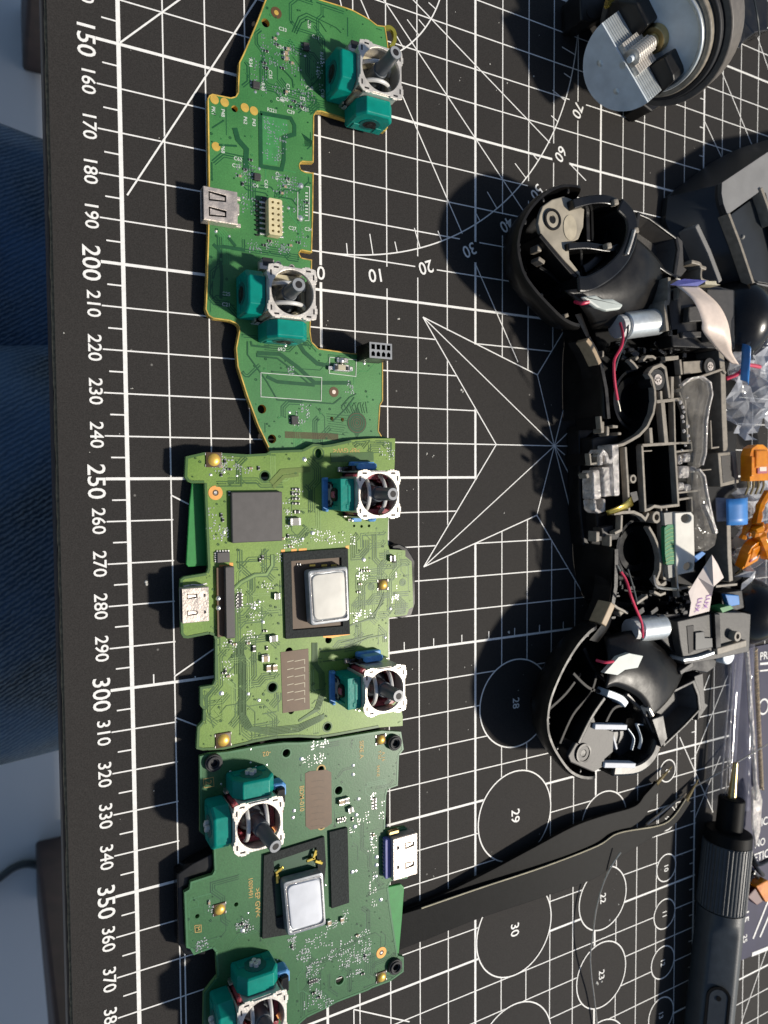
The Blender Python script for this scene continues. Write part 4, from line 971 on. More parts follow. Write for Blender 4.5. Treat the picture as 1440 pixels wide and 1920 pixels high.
for x, y, a_ in ((524, 1632, .5), (520, 1648, 1.6), (583, 1612, .1), (598, 1617, -.5), (590, 1603, 1.2)):
    c = at(x, y, ZC+1.2); m.box((c.x, c.y, ZC+1.1), (2.6, .8, .35), a_, .9); m.box((c.x+.3, c.y, ZC+.7), (.7, .8, .9), a_)
m.build('contact_spring', 'goldfoil', tC, bevel=.1)
for x, y in ((402, 1432), (742, 1394), (743, 1815)):
    c = at(x, y, ZC+1.4); m = MB(); m.ring((c.x, c.y), .85, 2.15, ZC, ZC+1.2, 24); m.ring((c.x, c.y), 1.15, 1.75, ZC+1.2, ZC+1.6, 24); m.cyl((c.x, c.y, .3), (c.x, c.y, ZC+.2), 1.2, n=16); m.build('rubber_grommet', 'rubber', tC, bevel=.2)
# usb port facing right with a blue contact block on its left
p0 = at(737, 1572, ZC+3); p1 = at(782, 1640, ZC+3)
uo = port_shell(tC, p0.x, p1.x, p1.y+.2, p0.y-.2, ZC, 3.1, 1, 'usb_port', ((.28, .07, .5, .86), (.76, .07, .5, .86), (.3, .04, .16, .24), (.76, .04, .16, .24)))
m = MB(); m.m = 0; m.box((p0.x-.9, (p0.y+p1.y)/2, ZC+.9), (1.6, p0.y-p1.y-1, 1.6), ch=.2); m.m = 1
for i in range(11): m.box((p0.x-1.6, p1.y+1.1+i*(p0.y-p1.y-2.2)/10, ZC+.5), (.7, .34, .9))
m.m = 2; m.box((p0.x+1.2, p0.y+.6, ZC+.8), (3.4, 1.0, 1.4), ch=.2); m.build('contact_block', ['flexviolet', 'tin', 'brass'], uo)
# ================================================================== joystick modules (parts of the boards)
def joystick(t, tx, ty, ztop, zb, style, pots, rz=0.0, lean=(0, 0), label=None):
    """(tx, ty): photo pixel of the centre of the metal top plate; pots: 'L','B','T' sides"""
    c = at(tx, ty, ztop); Hh = ztop - zb
    T = Matrix.Translation((c.x, c.y, zb)) @ Matrix.Rotation(rz, 4, 'Z')
    def mb():
        m = MB(); m.T = T; return m
    m = mb(); h = 6.15; k = 1.0
    outer = [(-h+k, -h), (-2.6, -h), (-2.4, -h+.35), (2.4, -h+.35), (2.6, -h), (h-k, -h), (h-.15, -h+.25), (h, -h+k), (h, -2.6), (h-.3, -2.4), (h-.3, 2.4), (h, 2.6), (h, h-k), (h-.2, h-.2), (h-k, h), (2.6, h), (2.4, h-.3), (-2.4, h-.3), (-2.6, h), (-h+k, h), (-h+.2, h-.2), (-h, h-k), (-h, 2.6), (-h+.3, 2.4), (-h+.3, -2.4), (-h, -2.6), (-h, -h+k)]
    m.prism(outer, Hh-.4, Hh, holes=[circ((0, 0), 5.4, 40)])
    m.ring((0, 0), 5.35, 5.6, Hh-.9, Hh-.05, 40)
    for sx, sy, dx, dy in ((-1, 0, .4, 9.2), (1, 0, .4, 9.2), (0, -1, 9.2, .4), (0, 1, 9.2, .4)):
        m.box((sx*(h-.25), sy*(h-.25), Hh/2-.2), (dx, dy, Hh-.5))
    for q in ((-1, -1), (1, -1), (1, 1), (-1, 1)):
        m.box((q[0]*(h-.7), q[1]*(h-.25), .6), (.9, .3, 2.2)); 
        m.box((q[0]*3.9, q[1]*(h+.0), Hh-.28), (1.3, .5, .5)); m.box((q[0]*(h+.0), q[1]*3.9, Hh-.28), (.5, 1.3, .5))
    fr = m.build('joystick_module', 'frame', t, bevel=.12)
    if label: fr['label'] = label
    m = mb()
    for q in (-1, 1):
        for s_ in (-1, 1): m.box((q*(h-.72), s_*4.1, Hh+.005), (.42, 1.25, .03)); m.box((s_*4.1, q*(h-.72), Hh+.005), (1.25, .42, .03))
    m.build('frame_slots', 'hole', fr, kind='stuff')
    # inside: floor, wall, dome, gimbal arches
    inner = 'beige' if style == 'old' else 'magenta'
    m = mb(); m.box((0, 0, .5), (11.3, 11.3, .6)); m.build('module_floor', 'resblack' if style == 'old' else 'hole', fr)
    m = mb()
    for s_ in (-1, 1):
        m.box((0, s_*4.6, 3.6), (10.6, 1.5, 5.4), ch=.4)
        m.box((s_*4.9, 0, 3.2), (1.2, 7.0, 4.4), ch=.4)
        for q in (-1, 1): m.box((q*3.6, s_*3.5, 3.2), (2.4, 1.3, 4.4), ch=.5)
    m.build('inner_housing', inner, fr, bevel=.15)
    m = mb(); along = 'x' if style == 'old' else 'y'
    for off in (-2.35, 2.35):
        pts = []
        for i in range(13):
            a = -1 + 2*i/12; z = 4.2 + (Hh-5.0)*math.sqrt(max(0, 1-(a*.97)**2)) ; u = a*5.0
            pts.append((u, off, z) if along == 'x' else (off, u, z))
        m.tube(pts, .52, 8)
    for s_ in (-1, 1):
        p = (s_*4.75, 0, 4.0) if along == 'x' else (0, s_*4.75, 4.0); m.box(p, (1.0, 5.3, 1.6) if along == 'x' else (5.3, 1.0, 1.6), ch=.3)
    m.build('gimbal_arch', 'whiteplastic', fr, smooth=True)
    m = mb(); m.dome((0, 0, 2.8), 3.9, 3.6, 20, 5); m.build('gimbal_ball', 'shaft', fr, smooth=True)
    m = mb(); tip = Vector((lean[0], lean[1], Hh+7.0)); base = Vector((0, 0, 4.5)); ax = (tip-base).normalized()
    m.cyl(base, base+ax*(tip-base).length*.45, 2.3, 2.0, 20); m.cyl(base+ax*(tip-base).length*.44, tip, 1.75, 1.6, 20)
    m.box((0, 0, 6.0), (4.4, 4.0, 3.0), ch=.8)
    sh = m.build('shaft', 'shaft', fr, smooth=True, bevel=.18)
    m = mb(); side = ax.orthogonal().normalized(); s2 = ax.cross(side)
    vs = []
    n = 18
    for r in (1.5, .82):
        vs += [tip+ax*.03+(side*math.cos(2*math.pi*i/n)+s2*math.sin(2*math.pi*i/n))*r for i in range(n)]
    m._a(vs, [(i, (i+1) % n, n+(i+1) % n, n+i) for i in range(n)]); m.build('shaft_rim', 'shafttip', fr)
    m = mb(); m.cyl(tip+ax*.01, tip+ax*.045, .84, n=18); m.build('shaft_hole', 'hole', fr)
    # position sensors on the sides
    for side_ in pots:
        ang = {'L': math.pi, 'B': -math.pi/2, 'T': math.pi/2, 'R': 0}[side_]
        TT = T @ Matrix.Rotation(ang, 4, 'Z')         # local +x now points outward
        def pb(): q = MB(); q.T = TT; return q
        if style == 'old' or style == 'cross':
            w2 = 5.2; hp = Hh-1.6; x0 = h+.1; x1 = h+4.4
            prof = [(-w2, .2), (w2, .2), (w2, hp-2.6), (w2-1.9, hp), (-w2+1.9, hp), (-w2, hp-2.6)]
            m = pb(); r0 = [(x0, a, b_) for a, b_ in prof]; r1 = [(x1-.5, a, b_) for a, b_ in prof]; r2 = [(x1, a*.93, .2+(b_-.2)*.95) for a, b_ in prof]
            m.loft([r0, r1, r2], True, True)
            # raised bands on the outer face
            m.box((x1+.05, -3.2, 2.2), (.35, 1.8, 2.6)); m.box((x1+.05, 3.2, 2.2), (.35, 1.8, 2.6))
            po = m.build('potentiometer', 'teal', fr, bevel=.22, recalc=True)
            zc_ = hp*.47
            m = pb(); m.cyl((x1-.1, 0, zc_), (x1+.12, 0, zc_), 2.75, n=24); m.build('bearing_ring', 'tealdark', po)
            if style == 'old':
                m = pb(); m.cyl((x1, 0, zc_), (x1+.2, 0, zc_), 1.75, n=20); m.box((x1+.05, 1.6, zc_-.9), (.4, 1.0, 1.0)); m.build('rotor', 'hole', po)
                m = pb(); m.cyl((x1+.15, 0, zc_), (x1+.32, 0, zc_), .75, n=12); m.build('rotor_core', 'resblack', po)
            else:
                m = pb()
                for dy, dz in ((0, .85), (0, -.85), (.85, 0), (-.85, 0)): m.cyl((x1, dy, zc_+dz), (x1+1.0, dy, zc_+dz), .62, n=10)
                m.build('cross_rotor', 'whiteplastic', po, bevel=.15)
            m = pb()
            for q in (-2.4, 0, 2.4): m.box((x1-1.6, q, -.05), (.8, .7, .5))
            m.box((x0+.3, w2+.25, 1.2), (.5, .7, 2.2)); m.build('pot_pins', 'tin', po)
        elif side_ == 'L' and style == 'new':
            w2 = 4.1; hp = Hh-2.0; x0 = h+.1; x1 = h+3.6
            m = pb(); m.box(((x0+x1)/2, 0, .2+hp/2), (x1-x0, 2*w2, hp)); m.box((x1+.1, 0, hp-.6), (.5, 2*w2, 1.8)); m.box((x1+.1, w2-.7, hp*.5), (.5, 1.2, hp*.75)); m.box((x1+.1, -w2+.7, hp*.5), (.5, 1.2, hp*.75))
            m.box(((x0+x1)/2, 3.0, hp+.1), (1.2, 1.2, .5)); m.box(((x0+x1)/2, -3.0, hp+.1), (1.2, 1.2, .5)); m.box(((x0+x1)/2-.2, 0, hp+.15), (.5, 2*w2-1, .4))
            po = m.build('potentiometer', 'teal', fr, bevel=.15)
            m = pb(); m.box((x1+1.0, 0, .55), (1.6, 2*w2+.5, .9), ch=.2)
            for q in (-1, 1): m.box((x1+1.25, q*(w2+.05), 1.3), (.9, .6, 2.2), ch=.15)
            m.build('blue_plate', 'blueplate', po, bevel=.12)
            m = pb(); m.box((x1+.25, 0, 2.2), (.3, 2*w2-1.6, 2.6)); m.build('dark_gap', 'hole', po)
            zc_ = hp*.60
            m = pb(); m._a([(x1+.5, -2.9, 1.3), (x1+.5, 2.9, 1.3), (x1+.5, 2.5, 3.2), (x1+.5, 1.2, 4.2), (x1+.5, -1.2, 4.2), (x1+.5, -2.5, 3.2)], [tuple(range(6))]); m.build('metal_bracket', 'capgrey', po, solid=.2)
            m = pb()
            for q in (-1, 1): m.cyl((x1+.4, q*2.1, 2.1), (x1+.65, q*2.1, 2.1), .62, n=14)
            m.build('rivet_holes', 'resblack', po)
            m = pb(); m.cyl((x1+.1, 0, zc_), (x1+.75, 0, zc_), 1.75, n=22); m.build('bearing_ring', 'hole', po)
            m = pb(); m.box((x1+.8, 0, zc_+.35), (.8, 1.7, 1.7), ch=.3); m.build('rotor', 'pink', po, bevel=.15)
        elif style == 'new':
            # click switch side: pale blue body over black base
            m = pb(); m.box((h+1.15, .5, 2.9), (1.7, 5.6, 4.8), ch=.4); m.box((h+1.3, .2, 1.0), (2.3, 7.2, 1.6), ch=.3); po = m.build('click_switch', 'blueplate', fr, bevel=.15)
            m = pb(); m.box((h+.7, 3.4, 2.4), (1.2, 2.4, 3.4)); m.cyl((h+.6, 4.6, 1.8), (h+.6, 6.0, 1.8), .6, n=10); m.build('switch_lever', 'blackgloss', po)
    # small metal limbs at the feet and the click switch by the side
    m = mb()
    if style == 'old':
        m.box((-3.2, h+1.1, 4.6), (5.6, 1.6, .35), ch=.1); m.box((-3.8, h+1.8, 3.0), (3.2, 2.2, 3.2)); m.cyl((-1.3, h+1.9, 4.6), (-1.3, h+1.9, 5.0), .85, n=14); m.cyl((2.3, h+1.7, 4.2), (2.3, h+1.7, 4.8), .8, n=14); m.box((.6, h+1.3, 4.2), (3.6, .9, .5)); m.box((1.4, h+.7, 6.4), (5.4, .5, 2.0))
        m.build('click_switch', 'tinmatte', fr, bevel=.1)
        m = mb(); m.box((-3.9, h+2.2, 4.0), (2.6, 2.0, 1.6)); m.cyl((-1.3, h+1.9, 5.0), (-1.3, h+1.9, 5.05), .5, n=10); m.cyl((2.3, h+1.7, 4.8), (2.3, h+1.7, 4.85), .5, n=10); m.build('click_button', 'resblack', fr)
    elif style == 'cross':
        m.box((h+1.1, 3.9, 3.2), (2.2, 4.2, 4.8), ch=.3); m.box((h+1.1, -1.6, 3.6), (.7, 5.6, 3.4), ch=.2)
        m.build('click_switch', 'blackgloss', fr, bevel=.15)
        m = mb(); m.box((h+.9, 6.0, 2.6), (3.4, 1.6, 3.8), ch=.4); m.box((h+2.5, 4.8, 2.4), (.8, 3.0, 3.6), ch=.2); m.build('blue_cap', 'blueplate', fr, bevel=.15)
        m = mb(); m.box((h+1.2, .2, 4.4), (.9, 1.6, 2.0), ch=.2); m.build('plunger', 'pink', fr)
        m = mb(); m.cyl((h-.6, -5.6, .6), (h-.6, -5.6, 3.0), 1.25, 1.0, 16); m.build('copper_post', 'copperring', fr)
    else:
        m.box((-h-.4, h+.4, .6), (1.2, 1.2, .9)); m.box((-h+3, -h-.8, .5), (2.2, .6, .8)); m.box((-3.6, -h-.9, 1.2), (.4, .4, 2.2)); m.build('mounting_feet', 'tin', fr)
        m = mb(); m.box((-1.9, -h-.7, 1.0), (2.6, 1.1, 1.2), ch=.2); m.box((2.6, -h-.7, 1.2), (2.2, 1.3, 1.6), ch=.4); m.build('blue_foot', 'blueplate', fr)
    return fr
joystick(tA, 715, 131, 14.5, ZA, 'old', 'LB', 0.0, (0.3, 0.8), 'metal framed joystick with two teal sensors, at the wide top end of the board')
joystick(tA, 549, 548, 14.5, ZA, 'old', 'LB', 0.0, (-1.2, 0.0), 'metal framed joystick with two teal sensors, at the middle of the board')
joystick(tB, 711, 927, 15.5, ZB, 'new', 'LT', 0.0, (0.2, 0.2), 'joystick with red inside and blue backed sensor, upper of the two')
joystick(tB, 723, 1295, 15.5, ZB, 'new', 'LT', 0.0, (0.0, 0.4), 'joystick with red inside and blue backed sensor, lower of the two')
joystick(tC, 486, 1549, 16.0, ZC, 'cross', 'LT', 0.0, (1.6, -2.2), 'joystick with red inside and white cross rotors, beside the boxed 2')
joystick(tC, 494, 1916, 16.0, ZC, 'cross', 'LT', 0.0, (0.3, -0.3), 'joystick with red inside and white cross rotors, cut by the lower picture edge')
# ================================================================== opened controller housing on the right
def P3(pts, z): return [at(x, y, z) for x, y in pts]
cs = thing('controller_housing', 'opened black gamepad housing lying inside up with its two hollow grips and bare frame', 'game controller', tuple(at(1230, 880, 0)))
def part(m, name, k, parent=cs, **kw): return m.build(name, k, parent, **kw)
def cham(m, pts, z0, z1, inset=.5):
    m.prism(pts, z0, z1)
def SPLIT(m, name, k, parent=cs, **kw):
    """builds each loose piece of m as an object of its own"""
    par = list(range(len(m.v)))
    def fd(i):
        while par[i] != i: par[i] = par[par[i]]; i = par[i]
        return i
    for f in m.f:
        for q in f[1:]: par[fd(q)] = fd(f[0])
    gr = {}
    for f, mi in zip(m.f, m.mi): gr.setdefault(fd(f[0]), []).append((f, mi))
    out = []
    for fs in gr.values():
        ids = sorted({i for f, _ in fs for i in f}); mp = {i: j for j, i in enumerate(ids)}
        n = MB(); n.v = [m.v[i] for i in ids]; n.f = [tuple(mp[i] for i in f) for f, _ in fs]; n.mi = [q for _, q in fs]
        out.append(n.build(name, k, parent, **kw))
    return out[0]
# curved front wall of the shell (two pieces beside the port bay)
def wall(rim, base, zr, zb_, name, k='gripblack'):
    n = 18; R = smooth_path([tuple(at(x, y, zr)) for x, y in rim], 5); B = smooth_path([tuple(at(x, y, zb_)) for x, y in base], 5)
    def samp(P, t):
        f = t*(len(P)-1); i = min(int(f), len(P)-2); return P[i].lerp(P[i+1], f-i)
    def fn(u, v):
        a = samp(R, u); b_ = samp(B, u); p = a.lerp(b_, v); bl = math.sin(v*math.pi*.5)
        p.z = zr + (zb_-zr)*(1-math.cos(v*math.pi/2)); q = a.lerp(b_, bl); return (q.x, q.y, p.z)
    m = MB(); m.grid(fn, n, 8); return part(m, name, k, smooth=True)
wall([(1078, 590), (1100, 633), (1112, 656), (1123, 684), (1131, 729), (1135, 785)], [(1050, 600), (1058, 640), (1056, 665), (1055, 700), (1055, 740), (1056, 790)], 17, .1, 'shell_wall')
wall([(1150, 1028), (1149, 1050), (1147, 1080), (1143, 1127), (1130, 1168), (1105, 1200)], [(1074, 1015), (1075, 1045), (1080, 1080), (1092, 1115), (1108, 1155), (1085, 1195)], 17, .1, 'shell_wall')
m = MB(); m.rib(A([(1104, 633), (1117, 656), (1128, 684), (1137, 729), (1142, 785)], 17.4), 9, 17.4, 1.2); m.rib(A([(1156, 1030), (1156, 1060), (1155, 1100), (1150, 1130), (1133, 1172)], 17.4), 9, 17.4, 1.4)
SPLIT(m, 'shell_rim', 'blackplastic')
m = MB(); m.rib(A([(1101, 636), (1108, 645), (1116, 660), (1126, 682)], 18.4), 14, 18.4, 1.5); m.rib(A([(1150, 1132), (1142, 1150), (1132, 1172)], 18.4), 13, 18.4, 2.4)
SPLIT(m, 'rim_lip', 'captan', bevel=.3)
RB0 = [([(1217, 699), (1224, 710), (1229, 730), (1230, 752), (1226, 775), (1215, 800), (1200, 816), (1185, 825), (1170, 833), (1150, 838)], 1.15), ([(1220, 802), (1222, 831)], 1.7), ([(1243, 755), (1250, 831)], 2.2),
      ([(1265, 752), (1267, 831)], .9), ([(1232, 753), (1278, 748)], 1.3), ([(1218, 700), (1226, 690), (1240, 684), (1248, 690), (1252, 716), (1256, 746)], 1.3), ([(1262, 706), (1262, 748)], 1.6), ([(1240, 733), (1241, 750)], 1.3), ([(1276, 674), (1279, 702)], 1.2),
      ([(1276, 704), (1278, 728)], 1.0), ([(1290, 715), (1330, 701), (1356, 692), (1362, 700)], 1.0), ([(1205, 835), (1266, 831), (1273, 947), (1240, 951), (1228, 949), (1218, 955), (1211, 957), (1205, 835)], 1.15),
      ([(1266, 831), (1298, 830), (1299, 844), (1268, 847)], .8), ([(1286, 750), (1291, 830)], .9), ([(1275, 735), (1287, 770), (1291, 800)], .8), ([(1272, 924), (1310, 920)], .8), ([(1273, 937), (1298, 933), (1299, 960)], .9), ([(1174, 838), (1178, 900), (1181, 958)], 1.1),
      ([(1153, 963), (1170, 961), (1190, 960), (1204, 966), (1212, 974), (1218, 962)], 1.2), ([(1167, 966), (1166, 994), (1154, 1000)], 1.1), ([(1218, 988), (1228, 1005), (1236, 1025), (1240, 1045), (1239, 1070), (1232, 1090)], 1.1), ([(1242, 953), (1247, 1085), (1258, 1088), (1256, 1076)], .9), ([(1251, 953), (1253, 972)], .9),
      ([(1334, 788), (1336, 840), (1350, 838)], .7), ([(1316, 882), (1336, 880)], .5), ([(1205, 846), (1224, 845)], .5), ([(1268, 1078), (1275, 1120)], 1.0), ([(1275, 1105), (1300, 1100)], .9), ([(1230, 1085), (1240, 1100), (1252, 1092)], 1.6), ([(1160, 800), (1150, 799)], 1.0),
      ([(1180, 1150), (1160, 1140), (1150, 1132)], 1.0), ([(1196, 1132), (1216, 1118)], 1.1), ([(1228, 1110), (1240, 1116), (1250, 1112)], 1.1), ([(1345, 1100), (1385, 1096)], 1.0), ([(1198, 690), (1190, 680), (1183, 674)], .9), ([(1208, 676), (1215, 668), (1226, 668), (1232, 672)], 1.0), ([(1250, 672), (1275, 670)], 1.6), ([(1108, 850), (1110, 870), (1122, 868), (1124, 850)], .8), ([(1128, 780), (1130, 803)], .9)]
# frame floor
m = MB(); m.prism(A([(1110, 590), (1250, 545), (1380, 545), (1392, 680), (1380, 860), (1392, 1090), (1395, 1170), (1280, 1245), (1180, 1195), (1140, 1170), (1160, 1120), (1156, 1030), (1108, 1020), (1100, 940), (1104, 820), (1136, 790), (1130, 700)], 7), .5, 7)
part(m, 'frame_floor', 'deepblack', bevel=.6)
m = MB()
for k_, (pp, wd) in enumerate(RB0): m.rib(A(pp, 17), 6, 14.7-.01*k_, wd*.8)
part(m, 'rib_feet', 'deepblack', kind='stuff')  # lower ribs near-black: shade below the pale tops put into the colour
m = MB(); m.prism(A([(1085, 800), (1135, 786), (1150, 1028), (1095, 1024), (1088, 960)], 6), .4, 6); m.prism(A([(1110, 820), (1160, 812), (1168, 1012), (1122, 1016)], 11), 5, 11); part(m, 'port_bay', 'blackplastic', bevel=.8)
# rib tops of the frame, sun sheen put into their pale colour
m = MB(); ZR = 17; RB = RB0
for k_, (pp, wd) in enumerate(RB): m.rib(A(pp, ZR), 14.6, ZR - .01*k_ - (0 if k_ % 3 else .15), wd*.82)
part(m, 'frame_ribs', 'ribplastic', bevel=.12, kind='stuff')
m = MB(); m.rib(A([(1352, 655), (1356, 700), (1358, 780), (1361, 850)], 16), 3, 16, 2.6); m.rib(A([(1366, 960), (1368, 1040), (1371, 1090)], 16), 3, 16, 2.2); m.prism(A([(1346, 849), (1380, 846), (1386, 905), (1351, 913)], 17), 8, 17); m.prism(A([(1281, 678), (1330, 675), (1332, 696), (1282, 702)], 15.5), 8, 15.5)
SPLIT(m, 'side_rail', 'ribplastic', bevel=.25)
m = MB(); m.prism(A([(1352, 855), (1372, 853), (1377, 900), (1356, 906)], 17.1), 16, 17.12); part(m, 'rail_recess', 'greyplastic')
def screw(x, y, z, r, k='blackmatte'):
    c = at(x, y, z); m = MB(); m.m = 0; m.cyl((c.x, c.y, z-5), (c.x, c.y, z), r, n=24); m.m = 1; m.ring((c.x, c.y), r*.28, r*.52, z, z+.25, 18)
    m.box((c.x, c.y, z+.15), (r*.9, r*.16, .2), .2); m.box((c.x, c.y, z+.155), (r*.16, r*.9, .2), .2)
    return part(m, 'screw', [k, 'tinmatte'])
screw(1233, 712, 16.6, 3.3); screw(1331, 687, 16.6, 2.8)
m = MB()
for x, y, r in ((1187, 898, 1.35), (1231, 970, 1.9), (1376, 1192, 1.6)): c = at(x, y, 17); m.ring((c.x, c.y), r*.55, r, 8, 17.1, 20)
SPLIT(m, 'screw_boss', 'ribplastic')
m = MB()
for cx, cy in ((1175, 752), (1180, 1028)):
    c = at(cx, cy, 8)
    m.ring((c.x+1.2, c.y), 9.3, 10.2, 7, 11.0, 40); m.ring((c.x+1, c.y), 5.6, 7.6, 7, 9.6, 40)
SPLIT(m, 'stick_well', 'blackgloss', smooth=True)
# bits clustered along the inside of the front wall
rr = random.Random(5); m = MB()
for i in range(70):
    x = rr.uniform(1145, 1290); y = rr.choice((rr.uniform(640, 690), rr.uniform(1090, 1165))); c = at(x, y, 12); m.box((c.x, c.y, 10+rr.uniform(0, 3)), (rr.uniform(.8, 4), rr.uniform(.6, 2.2), rr.uniform(2, 6)), rr.choice((0, 0, .4, -.4)), ch=.2)
part(m, 'frame_clutter', 'blackgloss', kind='stuff', bevel=.1)
m = MB()
for x, y, a_, w_, h_ in ((1127, 801, 0, 1.4, 3.6), (1137, 808, 0, 1.2, 3.0), (1159, 813, 0, 1.6, .9), (1118, 1006, 0, 1.5, 3.2), (1142, 1014, 0, 1.0, 3.6), (1099, 892, .5, 1.2, 1.6), (1128, 664, 0, .8, 2.0), (1192, 672, .6, 1.6, 1.0), (1163, 1147, .5, 2.2, 1.8), (1060, 592, .4, 1.6, 1.2), (1009, 466, 0, 1.6, 2.0), (1013, 489, -.4, 2.6, 1.2)):
    c = at(x, y, 15); m.box((c.x, c.y, 14), (w_, h_, 3.4), a_, ch=.2)
SPLIT(m, 'clip_lugs', 'ribplastic', bevel=.15)
# clear light guides, port latch, white board with green edge
def plate(pts, z, th, name, k, parent=cs, bevel=.0, curve=0.0):
    m = MB(); m.prism(A(pts, z), z-th, z); return part(m, name, k, parent, bevel=bevel)
plate([(1277, 742), (1280, 722), (1296, 710), (1318, 706), (1333, 718), (1336, 740), (1330, 765), (1326, 790), (1324, 850), (1318, 872), (1308, 880), (1300, 874), (1300, 830), (1298, 800), (1290, 775)], 18, 2.6, 'light_guide', 'clear', bevel=.7)
plate([(1300, 884), (1312, 880), (1322, 893), (1326, 920), (1332, 950), (1340, 985), (1346, 1004), (1342, 1022), (1326, 1034), (1302, 1036), (1301, 960), (1298, 915)], 18, 2.6, 'light_guide', 'clear', bevel=.7)
m = MB(); m.rib(A([(1280, 722), (1296, 710), (1318, 706), (1333, 718), (1336, 740), (1330, 765), (1326, 790), (1324, 850), (1318, 872)], 18.5), 17, 18.6, .6); m.rib(A([(1312, 880), (1322, 893), (1326, 920), (1332, 950), (1340, 985)], 18.5), 17, 18.6, .6); m.rib(A([(1322, 947), (1334, 975), (1342, 1000)], 18.5), 17, 19, 1.2)
for i in range(14): c = at(1284+rr.uniform(-6, 12), 745+i*9, 18.3); m.dome((c.x, c.y, 17.8), rr.uniform(.3, .8), .6, 7, 2)
SPLIT(m, 'guide_bead', 'clearbright', smooth=True)
m = MB()
for x, y, w_, h_ in ((1276, 862, 1.8, 3.0), (1290, 858, 3.0, 3.0), (1284, 885, 5.0, 4.0), (1278, 912, 3.0, 2.6), (1290, 915, 3.4, 2.6), (1300, 880, 2.2, 2.2)):
    c = at(x, y, 16.5); m.box((c.x, c.y, 15.2), (w_, h_, 3), ch=.5)
    for q in range(4): m.dome((c.x+rr.uniform(-w_, w_)/2.4, c.y+rr.uniform(-h_, h_)/2.4, 16.4), rr.uniform(.3, .7), .6, 6, 2)
SPLIT(m, 'clear_bracket', 'clearbright', bevel=.3)
m = MB()
m.prism(A([(1112, 882), (1124, 880), (1128, 935), (1114, 937)], 15), 10, 15); m.prism(A([(1130, 876), (1160, 872), (1163, 928), (1134, 932)], 16), 10, 16); m.rib(A([(1128, 872), (1127, 855), (1132, 847), (1138, 853), (1140, 864), (1146, 866), (1152, 858)], 17.5), 12, 17.5, 1.3); m.prism(A([(1147, 834), (1160, 832), (1162, 930), (1152, 930)], 17), 10, 17)
m.rib(A([(1116, 937), (1118, 955), (1124, 960), (1134, 957), (1134, 935)], 15), 10, 15, 1.0)
SPLIT(m, 'clear_port_latch', 'clearbright', bevel=.5)
c0 = MB()
def fnf(u, v):
    a = at(1134, 958, 16).lerp(at(1181, 930, 16), u); b_ = at(1140, 966, 16).lerp(at(1188, 947, 16), u); p = a.lerp(b_, v); p.z = 16.5+1.6*math.sin(u*math.pi)-.8*v; return tuple(p)
c0.grid(fnf, 10, 3); part(c0, 'gold_foil_strip', 'goldfoil', smooth=True, solid=.15)
plate([(1181, 924), (1194, 921), (1197, 937), (1188, 942)], 16.5, .5, 'grey_pad', 'greyplastic')
m = MB(); m.prism(A([(1128, 990), (1150, 985), (1153, 1000), (1146, 1008), (1131, 1006)], 14), 10, 14); part(m, 'grey_latch', 'greyplastic', bevel=.3)
o1 = circ(at(1287, 972, 19), 1.5, 14, 1.7); o2 = circ(at(1291, 1062, 19), 1.4, 14, 1.7)
m = MB(); m.prism(A([(1266, 962), (1296, 960), (1301, 966), (1303, 1050), (1301, 1072), (1272, 1078), (1268, 1060)], 19), 17.4, 19, holes=[o1, o2]); wb = part(m, 'white_board', 'speakerB', bevel=.25)
m = MB(); m.prism(A([(1246, 990), (1252, 984), (1267, 983), (1269, 1057), (1250, 1059), (1247, 1040)], 18.4), 17, 18.4); gs = part(m, 'green_edge', 'greenstrip', wb)
m = MB()
for i in range(9): m.rib(A([(1248, 996+i*7.5), (1257, 991+i*7.5), (1268, 990+i*7.5)], 18.45), 18.35, 18.5, .2)
part(m, 'edge_traces', 'lightB', gs) if False else m.build('edge_traces', 'lightB', wb)
m = MB(); m.prism(A([(1245, 962), (1266, 960), (1268, 983), (1247, 985)], 18.2), 16.8, 18.2); m.prism(A([(1252, 1060), (1270, 1058), (1272, 1080), (1254, 1084)], 18.2), 16.8, 18.2); SPLIT(m, 'board_clips', 'capgrey')
plate([(1301, 1044), (1317, 1034), (1323, 1038), (1305, 1054)], 18.6, .6, 'blue_tab', 'bluetape')
# rumble motors and their wires
def motor(x0, y0, x1, y1, z, r, name='rumble_motor'):
    a = at(x0, y0, z); b_ = at(x1, y1, z); m = MB(); m.cyl(a, b_, r, n=28); m.cyl(a-(b_-a).normalized()*.6, a, r*.8, n=20); d = (b_-a).normalized()
    o = part(m, name, 'steellight', smooth=True, bevel=.3)
    m = MB(); m.cyl(a-d*2.6, a-d*.6, r*.86, n=20); m.build('motor_cap', 'whiteplastic', o); return o
motor(1168, 611, 1232, 603, 15, 4.2); motor(1192, 1180, 1240, 1174, 13, 4.2)
def wire(pts, r, name, k, parent=cs):
    m = MB(); m.tube(smooth_path([tuple(at(x, y, z)) for x, y, z in pts], 6), r, 8); return part(m, name, k, parent, smooth=True)
wire([(1163, 606, 18), (1168, 628, 22), (1165, 650, 24), (1153, 672, 24), (1151, 690, 24), (1153, 720, 23), (1158, 750, 22)], .42, 'red_wire', 'redwire'); wire([(1158, 750, 22), (1161, 760, 21.5), (1163, 771, 21)], .22, 'bare_strand', 'silverwire')
wire([(1178, 606, 18), (1176, 630, 20), (1168, 650, 21), (1158, 675, 21), (1153, 695, 20)], .3, 'black_wire', 'cablegrey')
wire([(1158, 1060, 20), (1164, 1072, 20.5)], .22, 'bare_strand', 'silverwire'); wire([(1164, 1072, 20.5), (1174, 1088, 21), (1184, 1120, 22), (1194, 1145, 20), (1203, 1168, 18), (1205, 1195, 16)], .42, 'red_wire', 'redwire'); wire([(1177, 1067, 20), (1187, 1100, 20), (1194, 1128, 18)], .3, 'black_wire', 'cablegrey')
